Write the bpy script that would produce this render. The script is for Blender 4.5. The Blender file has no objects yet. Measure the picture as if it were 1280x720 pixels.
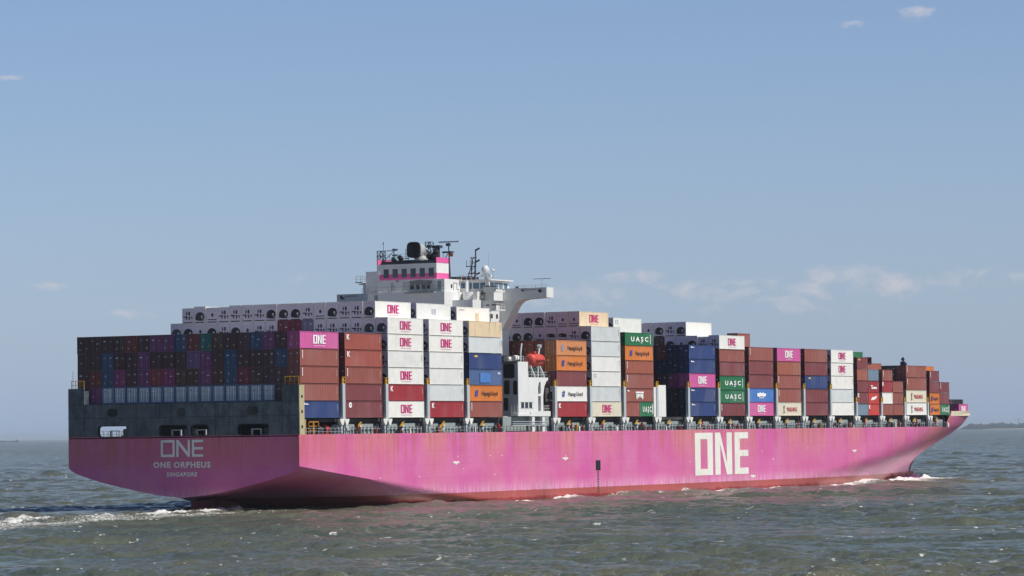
import bpy, math, random
import numpy as np
from mathutils import Matrix, Vector
random.seed(7)
R = math.radians
SC = bpy.context.scene
COL = SC.collection

# ---------------------------------------------------------------- camera
F, CX, CY, CZ = 4469.0, -501.72, -336.53, 12.5
YAW, PIT, ROL = 0.49985, 0.04055, -0.01305
fw = Vector((math.cos(YAW)*math.cos(PIT), math.sin(YAW)*math.cos(PIT), math.sin(PIT)))
rt = Vector((math.sin(YAW), -math.cos(YAW), 0)); up = rt.cross(fw)
r2 = rt*math.cos(ROL)+up*math.sin(ROL); u2 = -rt*math.sin(ROL)+up*math.cos(ROL)
cam_d = bpy.data.cameras.new('camera'); cam = bpy.data.objects.new('camera', cam_d); COL.objects.link(cam)
cam_d.sensor_width = 36; cam_d.lens = 36*F/1280; cam_d.clip_start = 1; cam_d.clip_end = 200000
M = Matrix.Identity(4)
for i in range(3):
    M[i][0] = r2[i]; M[i][1] = u2[i]; M[i][2] = -fw[i]
M.translation = (CX, CY, CZ); cam.matrix_world = M
SC.camera = cam

# ---------------------------------------------------------------- light
SUN_AZ, SUN_EL = R(-88), R(50)
sd = Vector((math.cos(SUN_AZ)*math.cos(SUN_EL), math.sin(SUN_AZ)*math.cos(SUN_EL), math.sin(SUN_EL)))
sl = bpy.data.lights.new('sun', 'SUN'); sl.energy = 4.6; sl.angle = R(0.53); sl.color = (1.0, 0.955, 0.88)
so = bpy.data.objects.new('sun', sl); COL.objects.link(so)
so.rotation_euler = (-sd).to_track_quat('-Z', 'Y').to_euler(); so.location = (0, -200, 300)
W = bpy.data.worlds.new('World'); SC.world = W; W.use_nodes = True
wn, wl = W.node_tree.nodes, W.node_tree.links
wn.clear()
wout = wn.new('ShaderNodeOutputWorld'); wbg = wn.new('ShaderNodeBackground'); wbg.inputs[1].default_value = 0.052
sky = wn.new('ShaderNodeTexSky'); sky.sky_type = 'NISHITA'; sky.sun_disc = False
sky.sun_elevation = SUN_EL; sky.sun_rotation = math.pi/2-SUN_AZ
sky.altitude = 0; sky.air_density = 1.0; sky.dust_density = 1.2; sky.ozone_density = 2.5
def wmath(op, a, b=None, c=None, clamp=False):
    n = wn.new('ShaderNodeMath'); n.operation = op; n.use_clamp = clamp
    for i, v in enumerate((a, b, c)):
        if v is None: continue
        if hasattr(v, 'links'): wl.new(v, n.inputs[i])
        else: n.inputs[i].default_value = v
    return n.outputs[0]
wtc = wn.new('ShaderNodeTexCoord'); wsx = wn.new('ShaderNodeSeparateXYZ'); wl.new(wtc.outputs['Generated'], wsx.inputs[0])
az = wmath('ARCTAN2', wsx.outputs[1], wsx.outputs[0]); el = wmath('ARCSINE', wsx.outputs[2])
wcx = wn.new('ShaderNodeCombineXYZ'); wl.new(az, wcx.inputs[0]); wl.new(wmath('MULTIPLY', el, 1.7), wcx.inputs[1])
wno = wn.new('ShaderNodeTexNoise'); wno.inputs['Scale'].default_value = 85; wno.inputs['Detail'].default_value = 7; wno.inputs['Roughness'].default_value = .66; wno.inputs['Distortion'].default_value = .5
wl.new(wcx.outputs[0], wno.inputs['Vector'])
CLOUDS = [(27.7,2.25,1.0,.28,.85),(26.6,2.5,.55,.16,1.0),(25.9,2.3,.7,.26,.9),(24.9,2.3,.8,.28,.85),(24.0,2.25,.7,.28,.8),(23.3,2.45,.7,.26,1.1),(22.5,2.35,.7,.26,.95),(21.4,2.45,.5,.2,.9),(20.6,2.35,.8,.24,.75),(28.9,2.2,.8,.2,.5),(24.5,1.95,3.2,.16,.45),
          (23.2,6.47,.32,.075,1.1),(22.05,6.63,.34,.12,1.2),(36.7,5.75,.3,.06,.85),(36.1,2.45,.45,.08,.8),(34.7,2.0,.6,.12,.65),(31.9,2.55,.7,.12,.4)]
acc = None
for a0, e0, wa, we, s in CLOUDS:
    da = wmath('DIVIDE', wmath('SUBTRACT', az, R(a0)), R(wa)); de = wmath('DIVIDE', wmath('SUBTRACT', el, R(e0)), R(we))
    de = wmath('MULTIPLY', de, wmath('ADD', wmath('MULTIPLY', wmath('GREATER_THAN', de, 0.0), .9), .8))   # crisp tops, soft bases
    q = wmath('ADD', wmath('MULTIPLY', da, da), wmath('MULTIPLY', de, de))
    g = wmath('MULTIPLY', wmath('EXPONENT', wmath('MULTIPLY', q, -1.0)), s)
    acc = g if acc is None else wmath('MAXIMUM', acc, g)
cm = wmath('MULTIPLY', wmath('SUBTRACT', wmath('ADD', acc, wmath('MULTIPLY', wno.outputs['Fac'], 3.6)), 2.2), 1.0, clamp=True)
cm = wmath('MULTIPLY', wmath('MULTIPLY', cm, wmath('MULTIPLY', wmath('SUBTRACT', acc, .12), 3.0, clamp=True)), 0.75)
low = wmath('EXPONENT', wmath('MULTIPLY', wmath('ABSOLUTE', wmath('DIVIDE', el, R(2.6))), -1.0))
hi_n = wn.new('ShaderNodeMapRange'); hi_n.interpolation_type = 'SMOOTHSTEP'; wl.new(el, hi_n.inputs[0]); hi_n.inputs[1].default_value = R(8.0); hi_n.inputs[2].default_value = R(17)
# overall colour correction of the clear sky (deeper blue up, pale by the horizon)
tint = wn.new('ShaderNodeMix'); tint.data_type = 'RGBA'; wl.new(low, tint.inputs[0])
tint.inputs[6].default_value = (1.66, 1.75, 2.12, 1); tint.inputs[7].default_value = (1.95, 2.42, 3.95, 1)
tint2 = wn.new('ShaderNodeMix'); tint2.data_type = 'RGBA'; wl.new(hi_n.outputs[0], tint2.inputs[0]); wl.new(tint.outputs[2], tint2.inputs[6]); tint2.inputs[7].default_value = (.33, .42, .72, 1)
mul = wn.new('ShaderNodeMix'); mul.data_type = 'RGBA'; mul.blend_type = 'MULTIPLY'; mul.inputs[0].default_value = 1
wl.new(sky.outputs[0], mul.inputs[6]); hz1 = wmath('ADD', wmath('MULTIPLY', wmath('EXPONENT', wmath('MULTIPLY', wmath('MAXIMUM', el, 0.0), -1/R(.9))), .55), 1.0)
tv_ = wn.new('ShaderNodeVectorMath'); tv_.operation = 'SCALE'; wl.new(tint2.outputs[2], tv_.inputs[0]); wl.new(hz1, tv_.inputs['Scale'])
wl.new(tv_.outputs[0], mul.inputs[7])
cmx = wn.new('ShaderNodeMix'); cmx.data_type = 'RGBA'; wl.new(cm, cmx.inputs[0]); wl.new(mul.outputs[2], cmx.inputs[6])
cmx.inputs[7].default_value = (11.4, 11.3, 12.3, 1)
wl.new(cmx.outputs[2], wbg.inputs[0]); wl.new(wbg.outputs[0], wout.inputs[0])
SC.view_settings.view_transform = 'Standard'; SC.view_settings.look = 'None'; SC.view_settings.gamma = 1; SC.view_settings.exposure = 0
SC.render.engine = 'CYCLES'; SC.cycles.use_denoising = True; SC.cycles.max_bounces = 6; SC.cycles.volume_bounces = 0

# ---------------------------------------------------------------- materials
def lin(h):
    c = [int(h[i:i+2], 16)/255 for i in (0, 2, 4)]
    return tuple(x/12.92 if x <= .04045 else ((x+.055)/1.055)**2.4 for x in c)+(1,)
class NT:
    def __init__(s, name):
        s.m = bpy.data.materials.new(name); s.m.use_nodes = True; s.n = s.m.node_tree.nodes; s.l = s.m.node_tree.links
        s.b = s.n['Principled BSDF']; s.out = s.n['Material Output']
    def math(s, op, a, b=None, clamp=False):
        n = s.n.new('ShaderNodeMath'); n.operation = op; n.use_clamp = clamp
        for i, v in enumerate((a, b)):
            if v is None: continue
            if hasattr(v, 'links'): s.l.new(v, n.inputs[i])
            else: n.inputs[i].default_value = v
        return n.outputs[0]
    def mix(s, f, a, b, mode='MIX'):
        n = s.n.new('ShaderNodeMix'); n.data_type = 'RGBA'; n.blend_type = mode
        for i, v in ((0, f), (6, a), (7, b)):
            if hasattr(v, 'links'): s.l.new(v, n.inputs[i])
            else: n.inputs[i].default_value = v
        return n.outputs[2]
    def noise(s, vec, scale, detail=4, rough=.6, mapscale=None, loc=None):
        if mapscale or loc:
            mp = s.n.new('ShaderNodeMapping'); s.l.new(vec, mp.inputs[0])
            if mapscale: mp.inputs['Scale'].default_value = mapscale
            if loc is not None:
                if hasattr(loc, 'links'): s.l.new(loc, mp.inputs['Location'])
                else: mp.inputs['Location'].default_value = loc
            vec = mp.outputs[0]
        n = s.n.new('ShaderNodeTexNoise'); n.inputs['Scale'].default_value = scale; n.inputs['Detail'].default_value = detail; n.inputs['Roughness'].default_value = rough
        s.l.new(vec, n.inputs['Vector']); return n.outputs['Fac']
    def ramp(s, f, lo, hi):
        n = s.n.new('ShaderNodeMapRange'); n.interpolation_type = 'SMOOTHSTEP'
        s.l.new(f, n.inputs[0]); n.inputs[1].default_value = lo; n.inputs[2].default_value = hi; return n.outputs[0]
    def coord(s, kind='Object'):
        return s.n.new('ShaderNodeTexCoord').outputs[kind]
MATS = {}
def paint(name, hexc, rough=.55, rust=.35, dirt=.25, metal=0.0, fade=.0):
    """weathered marine paint: blotches, vertical rust runs, slight per-object shift"""
    if name in MATS: return MATS[name]
    t = NT(name); c = lin(hexc); oc = t.coord('Object')
    oi = t.n.new('ShaderNodeObjectInfo')
    cx = t.n.new('ShaderNodeCombineXYZ')
    for i in range(3): t.l.new(t.math('MULTIPLY', oi.outputs['Random'], 91.0+17*i), cx.inputs[i])
    n1 = t.noise(oc, .55, 5, .65, loc=cx.outputs[0])
    n2 = t.noise(oc, 1.0, 4, .7, mapscale=(2.4, 2.4, .22), loc=cx.outputs[0])
    dark = tuple(x*.62 for x in c[:3])+(1,); lite = tuple(min(1, x*1.12+.02) for x in c[:3])+(1,)
    col = t.mix(t.ramp(n1, .35, .7), c, dark); col = t.mix(dirt, c, col)
    col = t.mix(t.math('MULTIPLY', oi.outputs['Random'], .35+fade), col, lite)
    n3 = t.noise(oc, .16, 2, .5, mapscale=(1, 1, .6), loc=cx.outputs[0]); fadec = tuple(min(1, x*.8+.09) for x in c[:3])+(1,)
    col = t.mix(t.math('MULTIPLY', t.ramp(n3, .45, .7), .45), col, fadec)
    n4 = t.noise(oc, 3.0, 5, .75, mapscale=(1.6, 1.6, .5), loc=cx.outputs[0])
    col = t.mix(t.math('MULTIPLY', t.ramp(n4, .60, .72), .35*min(1, dirt*3)), col, tuple(x*.5 for x in c[:3])+(1,))
    if rust:
        rm = t.math('MULTIPLY', t.ramp(n2, .57, .72), rust)
        col = t.mix(rm, col, (.17, .065, .03, 1))
    t.l.new(col, t.b.inputs['Base Color']); t.b.inputs['Roughness'].default_value = rough; t.b.inputs['Metallic'].default_value = metal
    MATS[name] = t.m; return t.m
def plain(name, hexc, rough=.6, metal=0.0):
    return paint(name, hexc, rough, 0, .15, metal)

# ---------------------------------------------------------------- mesh helpers
class MB:
    def __init__(s): s.v = []; s.f = []
    def box(s, x0, x1, y0, y1, z0, z1):
        b = len(s.v)
        s.v += [(x0,y0,z0),(x1,y0,z0),(x1,y1,z0),(x0,y1,z0),(x0,y0,z1),(x1,y0,z1),(x1,y1,z1),(x0,y1,z1)]
        s.f += [tuple(b+i for i in q) for q in ((3,2,1,0),(4,5,6,7),(0,1,5,4),(1,2,6,5),(2,3,7,6),(3,0,4,7))]
        return s
    def cyl(s, p0, p1, r0, r1=None, n=8, caps=True):
        if r1 is None: r1 = r0
        p0, p1 = Vector(p0), Vector(p1); d = (p1-p0).normalized()
        a = d.orthogonal().normalized(); c = d.cross(a); b = len(s.v)
        for p, r in ((p0, r0), (p1, r1)):
            for i in range(n):
                t = 2*math.pi*i/n; s.v.append(tuple(p+a*math.cos(t)*r+c*math.sin(t)*r))
        for i in range(n):
            j = (i+1) % n; s.f.append((b+i, b+j, b+n+j, b+n+i))
        if caps: s.f += [tuple(b+i for i in reversed(range(n))), tuple(b+n+i for i in range(n))]
        return s
    def path(s, pts, r, n=6):
        for a, b in zip(pts, pts[1:]): s.cyl(a, b, r, r, n)
        return s
    def prism(s, pts, axis, a0, a1):
        """extrude a 2-D outline (convex or not, tessellated) along an axis"""
        from mathutils.geometry import tessellate_polygon
        def to3(p, a):
            return (a, p[0], p[1]) if axis == 'x' else ((p[0], a, p[1]) if axis == 'y' else (p[0], p[1], a))
        b = len(s.v); n = len(pts)
        s.v += [to3(p, a0) for p in pts]+[to3(p, a1) for p in pts]
        for t in tessellate_polygon([[Vector((p[0], p[1], 0)) for p in pts]]):
            s.f.append((b+t[0], b+t[1], b+t[2])); s.f.append((b+n+t[2], b+n+t[1], b+n+t[0]))
        for i in range(n):
            j = (i+1) % n; s.f.append((b+i, b+j, b+n+j, b+n+i))
        return s
    def ellip(s, c, r, nu=16, nv=10, flat=1.0):
        b = len(s.v)
        for i in range(nv+1):
            th = math.pi*i/nv
            for j in range(nu):
                ph = 2*math.pi*j/nu
                x, y, z = math.cos(th), math.sin(th)*math.cos(ph), math.sin(th)*math.sin(ph)
                s.v.append((c[0]+r[0]*x, c[1]+r[1]*y, c[2]+r[2]*z))
        for i in range(nv):
            for j in range(nu):
                k = (j+1) % nu; s.f.append((b+i*nu+j, b+i*nu+k, b+(i+1)*nu+k, b+(i+1)*nu+j))
        return s
    def mesh(s, name, m=None, smooth=False):
        me = bpy.data.meshes.new(name); me.from_pydata(s.v, [], s.f)
        if m: me.materials.append(m)
        if smooth: me.polygons.foreach_set('use_smooth', [True]*len(me.polygons))
        import bmesh
        bm = bmesh.new(); bm.from_mesh(me); bmesh.ops.recalc_face_normals(bm, faces=bm.faces); bm.to_mesh(me); bm.free()
        me.update(); return me
def link(name, me, parent=None, loc=None):
    o = bpy.data.objects.new(name, me); COL.objects.link(o)
    if parent is not None: o.parent = parent
    if loc: o.location = loc
    return o
def part(name, mb, m, parent, smooth=False, label=None):
    o = link(name, mb.mesh(name, m, smooth), parent)
    if label: o['label'] = label
    return o
def tag(o, label=None, cat=None, group=None, kind=None):
    for k, v in (('label', label), ('category', cat), ('group', group), ('kind', kind)):
        if v: o[k] = v
    return o
def empty(name, loc=(0, 0, 0)):
    o = bpy.data.objects.new(name, None); COL.objects.link(o); o.location = loc; o.empty_display_size = .5; return o
def text_mesh(s, height, width=None, plane='y', at=0.0, bold=0.0, spacing=1.0, depth=.012):
    """text as a mesh standing in the XZ plane (read from -Y) or the YZ plane (read from -X), centred"""
    cu = bpy.data.curves.new('text', 'FONT'); cu.body = s; cu.size = 1; cu.offset = bold; cu.space_character = spacing; cu.resolution_u = 2
    cu.extrude = .0
    ob = bpy.data.objects.new('text', cu); COL.objects.link(ob)
    me = bpy.data.meshes.new_from_object(ob); bpy.data.objects.remove(ob)
    vs = np.array([v.co[:] for v in me.vertices])
    x0, x1, y0, y1 = vs[:,0].min(), vs[:,0].max(), vs[:,1].min(), vs[:,1].max()
    ky = height/(y1-y0); kx = ky if width is None else width/(x1-x0)
    for v in me.vertices:
        x = (v.co.x-(x0+x1)/2)*kx; y = (v.co.y-(y0+y1)/2)*ky
        v.co = (x, at, y) if plane == 'y' else (at, -x, y)
    return me
def one_logo(w, h, at=0.0, plane='y', t=None):
    """the rectangular O, the N and the E of the lettering"""
    t = t or h*.125; u = w/244.0; mb = MB(); th = .015
    L = [(0, 78), (90, 168), (182, 244)]
    def bx(x0, x1, z0, z1): mb.prism([(x0, z0), (x1, z0), (x1, z1), (x0, z1)], 'y', at-th, at)
    st = t*.92*(w/h)/1.12 if plane == 'y' else t
    st = min(st, w*.1)
    x0, x1 = 0, 80*u; bx(x0, x0+st, 0, h); bx(x1-st, x1, 0, h); bx(x0+st, x1-st, 0, t); bx(x0+st, x1-st, h-t, h)
    x0, x1 = 90*u, 168*u; bx(x0, x0+st, 0, h); bx(x1-st, x1, 0, h)
    mb.prism([(x0+st, h), (x0+st, h*.72), (x1-st, 0), (x1-st, h*.28)], 'y', at-th, at)
    x0, x1 = 180*u, 244*u; bx(x0, x0+st, 0, h); bx(x0+st, x1, 0, t); bx(x0+st, x1, h-t, h); bx(x0+st, x1, h*.5-t/2, h*.5+t/2)
    mb.v = [(x-w/2, y, z-h/2) for x, y, z in mb.v]
    if plane == 'x': mb.v = [(y, -x, z) for x, y, z in mb.v]
    return mb

# ---------------------------------------------------------------- container kit
HC, SD, PITCH, ROWP, ZB = 2.896, 2.591, 14.247, 2.5, 15.39
PAL = {  # sheet metal paints (real base colours)
 'brown': '935348', 'rust brown': '9c5844', 'maroon': '7c3f42', 'dark maroon': '52282e', 'red': '9c2c33', 'bright red': 'c23a30', 'brick red': '9e5145', 'crimson': '86163a',
 'navy blue': '2a3f74', 'slate blue': '48608c', 'dark blue': '1d2f55', 'steel blue': '2f5580', 'sky blue': '4d7dc4', 'blue grey': '71869a', 'pink': 'cc5c9c', 'magenta': '9c3278',
 'purple': '86407c', 'violet': '7d5a92', 'orange': 'd27b36', 'faded orange': 'cf8a5a', 'burnt orange': '93431f', 'dark orange': '7a3a24', 'green': '226f46', 'teal': '1c7470', 'pale blue': 'dce6ee',
 'white': 'e9e8e2', 'off white': 'dfe0dc', 'pale grey': 'cdd2d2', 'cream': 'ddd6c0', 'beige': 'e2cca8', 'grey green': '7f8d86', 'dark grey': '34383c', 'lilac': '8e88a8', 'brownish red': '84382f', 'chocolate': '5c3426'}
def cpaint(k):
    r = {'beige': .75, 'cream': .3, 'white': .08, 'off white': .15, 'pale grey': .12}.get(k, .3)
    return paint('container_paint_'+k.replace(' ', '_'), PAL[k], .5, r, .35)
M_lg = paint('galvanised_bar', '9c9c98', .45, .2, .2, .3)
M_white = paint('white_steel', 'e2e2dd', .45, .15, .15)
M_decal = plain('decal_white', 'f4f4f2', .5)
M_magl = plain('decal_magenta', 'c0106e', .5)
M_black = plain('black_opening', '0c0f14', .5)
M_dark = paint('dark_steel', '23272c', .6, .2, .3)
M_grey = paint('grey_green_steel', '8f9a98', .55, .35, .35)
M_lgrey = paint('light_grey_steel', 'b4bcc0', .5, .3, .2)
M_yel = paint('yellow_paint', 'c8981c', .5, .3, .3)
M_red = plain('red_paint', 'a01f1c', .5)
M_rpan = paint('reefer_panel_paint', 'dfd5e4', .5, .12, .2)
M_glass = plain('window_glass', '1c2a36', .12)
_mc = {}
def cached(key, fn):
    if key not in _mc: _mc[key] = fn()
    return _mc[key]
def corr_wall(mb, L, y, h, out, period=.56, dep=.045, x0=.16, z0=.16):
    """vertical corrugation of one long side; out = -1 or +1"""
    n = int((L-2*x0)/period); p = (L-2*x0)/n; xs = []
    for i in range(n):
        a = x0+i*p; xs += [(a, 0), (a+p*.34, 0), (a+p*.5, dep), (a+p*.84, dep)]
    xs.append((L-x0, 0)); b = len(mb.v)
    for x, d in xs: mb.v += [(x, y-out*(d+.03), z0), (x, y-out*(d+.03), h-z0*.7)]
    for i in range(len(xs)-1): mb.f.append((b+2*i, b+2*i+2, b+2*i+3, b+2*i+1))
def body_mesh(colour, h, L, reefer):
    def mk():
        mb = MB(); w = 1.219; t = .16; e = .05 if not reefer else .04
        for y0, y1 in ((-w, -w+t), (w-t, w)):
            mb.box(0, t, y0, y1, 0, h); mb.box(L-t, L, y0, y1, 0, h)
            mb.box(t, L-t, y0+.02, y1-.02, .07, t+.05); mb.box(t, L-t, y0+.01, y1-.01, h-t*.7, h-.05)
        corr_wall(mb, L, -w, h, -1, .75 if not reefer else .42, .08 if not reefer else .016)
        corr_wall(mb, L, w, h, 1, .75 if not reefer else .42, .08 if not reefer else .016)
        mb.box(t+.001, L-t-.001, -w+t, w-t, h-.09, h-.03)
        mb.box(t+.001, L-t-.001, -w+t, w-t, .06, .14)
        mb.box(L-.1, L-.04, -w+t, w-t, .14, h-.09)
        mb.box(.001, .12, -w+t, w-t, 0, .13); mb.box(.001, .12, -w+t, w-t, h-.14, h)
        return mb.mesh('container_body', cpaint(colour))
    return cached(('b', colour, h, L, reefer), mk)
def door_mesh(colour, h, side):
    def mk():
        mb = MB(); y0, y1 = (.045, .975) if side > 0 else (-.975, -.045)
        mb.box(.055, .10, y0, y1, .2, h-.21)
        for k in range(3):
            z = .3+k*(h-.6)/3; mb.box(.045, .061, y0+.06, y1-.06, z+.05, z+(h-.6)/3-.06)
        return mb.mesh('door', cpaint(colour))
    return cached(('d', colour, h, side), mk)
def bar_mesh(h, y, colour):
    def mk():
        mb = MB().box(-.005, .042, y-.026, y+.026, .06, h-.06)
        for z in (.10, h*.33, h*.62, h-.2): mb.box(-.02, .043, y-.06, y+.06, z, z+.10)
        return mb.mesh('locking_bar', M_bar if colour in BRIGHT else M_barp)
    return cached(('l', h, y, colour in BRIGHT), mk)
BRIGHT = ('pale blue', 'white', 'lilac')
M_bar = paint('dark_bar', '56647a', .5, .3, .2); M_barp = paint('painted_bar', '5c5658', .5, .3, .2, .1)
def plac_mesh(y, z, w, hh, m):
    return cached(('p', y, z, w, hh, m.name), lambda: MB().box(-.012, .03, y, y+w, z, z+hh).mesh('placard', m))
M_ply = plain('placard_yellow', 'b8a040', .5); M_plw = plain('placard_white', 'eef0f2', .5); M_plg = plain('placard_grey', 'a4a6a8', .5)
PLACS = [[(.28, 1.95, .5, .14, 0), (-.86, 1.9, .35, .12, 2), (.3, .7, .16, .26, 1)],
         [(.25, 2.0, .6, .12, 2), (-.8, 2.0, .22, .22, 0), (-.72, .62, .14, .22, 0)],
         [(.2, 1.7, .35, .3, 2), (-.9, .75, .3, .2, 1), (.55, .6, .12, .2, 0)],
         [(-.8, 1.6, .5, .1, 0), (.35, 2.05, .4, .16, 2), (-.35, .6, .12, .3, 1)],
         [(-.75, 2.08, .3, .12, 2), (.4, 1.2, .14, .14, 0)]]
def reefer_parts(root, var, h):
    w = 1.05
    pm = cached(('rp', h), lambda: MB().box(.05, .11, -w, w, .14, h-.15).mesh('machinery_panel', M_rpan))
    pan = link('machinery_panel', pm, root)
    def sub(nm, key, fn, m):
        def mk():
            mb = fn()
            if nm in ('fan_opening', 'grille'): mb.v = [(x, y*1.14, 1.2+(z-1.15)*1.28) for x, y, z in mb.v]
            return mb.mesh(nm, m)
        link(nm, cached((nm, key, h), mk), pan)
    def dot_each(lst, s):
        for i, (y, z) in enumerate(lst): sub('sticker', (var, i), lambda: MB().box(.02, .052, y-s/2, y+s/2, z, z+s), M_black if var != 'B' else M_plw)
    def dots(lst, s=.09):
        mb = MB()
        for y, z in lst: mb.box(.02, .052, y-s/2, y+s/2, z, z+s)
        mb.box(.03, .051, min(a for a, _ in lst), max(a for a, _ in lst), lst[0][1]+s*.4, lst[0][1]+s*.5)
        return mb
    sub('tier_gap_strip', 'F', lambda: MB().box(-.015, .05, -.95, .95, .0, .15), M_black)  # black strip paints in the dark gap between stacked tiers
    if var == 'A':
        def arch():
            pts = [(-.82, .95)]+[(-.82+.82*(1-math.cos(t))*1.0, .95+.75*math.sin(t)**.8) for t in [R(a) for a in range(10, 181, 12)]]+[(.82, .95), (.82, .62), (.2, .5), (-.6, .5)]
            return MB().prism(pts, 'x', .01, .049)
        sub('fan_opening', 'A', arch, M_black)
        sub('fan_motor', 'A', lambda: MB().cyl((-.02, -.42, 1.12), (.012, -.42, 1.12), .2, .2, 10), M_rpan)
        sub('control_box', 'A', lambda: MB().box(-.02, .012, -.72, -.36, .66, .86), M_lg)
        dot_each([(0, h-.42), (-.5, h-.62), (.5, h-.6)], .1)
    elif var == 'B':
        def grill():
            mb = MB()
            mb.box(.01, .049, .18, .34, 1.3, 1.78).box(.01, .049, -.36, -.08, 1.3, 1.8).box(.02, .049, -.08, .18, 1.5, 1.56)
            mb.box(.01, .049, .2, .85, 1.0, 1.16).box(.01, .049, .2, .42, .72, 1.0).box(.01, .049, -.32, -.12, .66, 1.14).box(.02, .049, -.12, .2, 1.05, 1.1).box(.01, .049, -.78, -.62, .78, 1.12).box(.02, .049, -.62, -.32, 1.0, 1.04)
            return mb
        sub('grille', 'B', grill, M_black)
        dot_each([(-.75, 1.9), (.78, 1.2), (.2, h-.35)], .1)
    elif var == 'C':
        sub('fan_opening', 'C', lambda: MB().prism([(.2*math.cos(t)-.05, 1.25+.26*math.sin(t)) for t in [i*math.pi/5 for i in range(10)]], 'x', .01, .049), M_black)
        sub('grille', 'C', lambda: dots([(-.7, .55), (-.5, .55), (-.3, .55), (-.1, .55), (.1, .55), (.3, .55), (.5, .55), (.7, .55)], .14), M_black)
        dot_each([(-.6, 1.95), (0, 2.2), (.55, 2.0), (-.62, 1.3)], .1)
    else:
        sub('fan_opening', 'D', lambda: MB().prism([(-.8, 1.05), (-.6, 1.4), (0, 1.5), (.7, 1.42), (.82, 1.05), (.3, .92), (-.6, .9)], 'x', .01, .049), M_black)
        sub('grille', 'D', lambda: dots([(-.6, .5), (-.2, .5), (.3, .5), (.6, .5)], .16), M_black)
        sub('control_box', 'D', lambda: MB().box(-.02, .012, .35, .7, 1.1, 1.3), M_lg)
ORD = ['', 'first', 'second', 'third', 'fourth', 'fifth', 'sixth', 'seventh', 'eighth', 'ninth', 'tenth', 'eleventh', 'twelfth', 'thirteenth', 'fourteenth', 'fifteenth', 'sixteenth', 'seventeenth', 'eighteenth', 'nineteenth', 'twentieth']
NUM = ['', 'one', 'two', 'three', 'four', 'five', 'six', 'seven', 'eight']
SIDE_Y = -1.228
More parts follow.
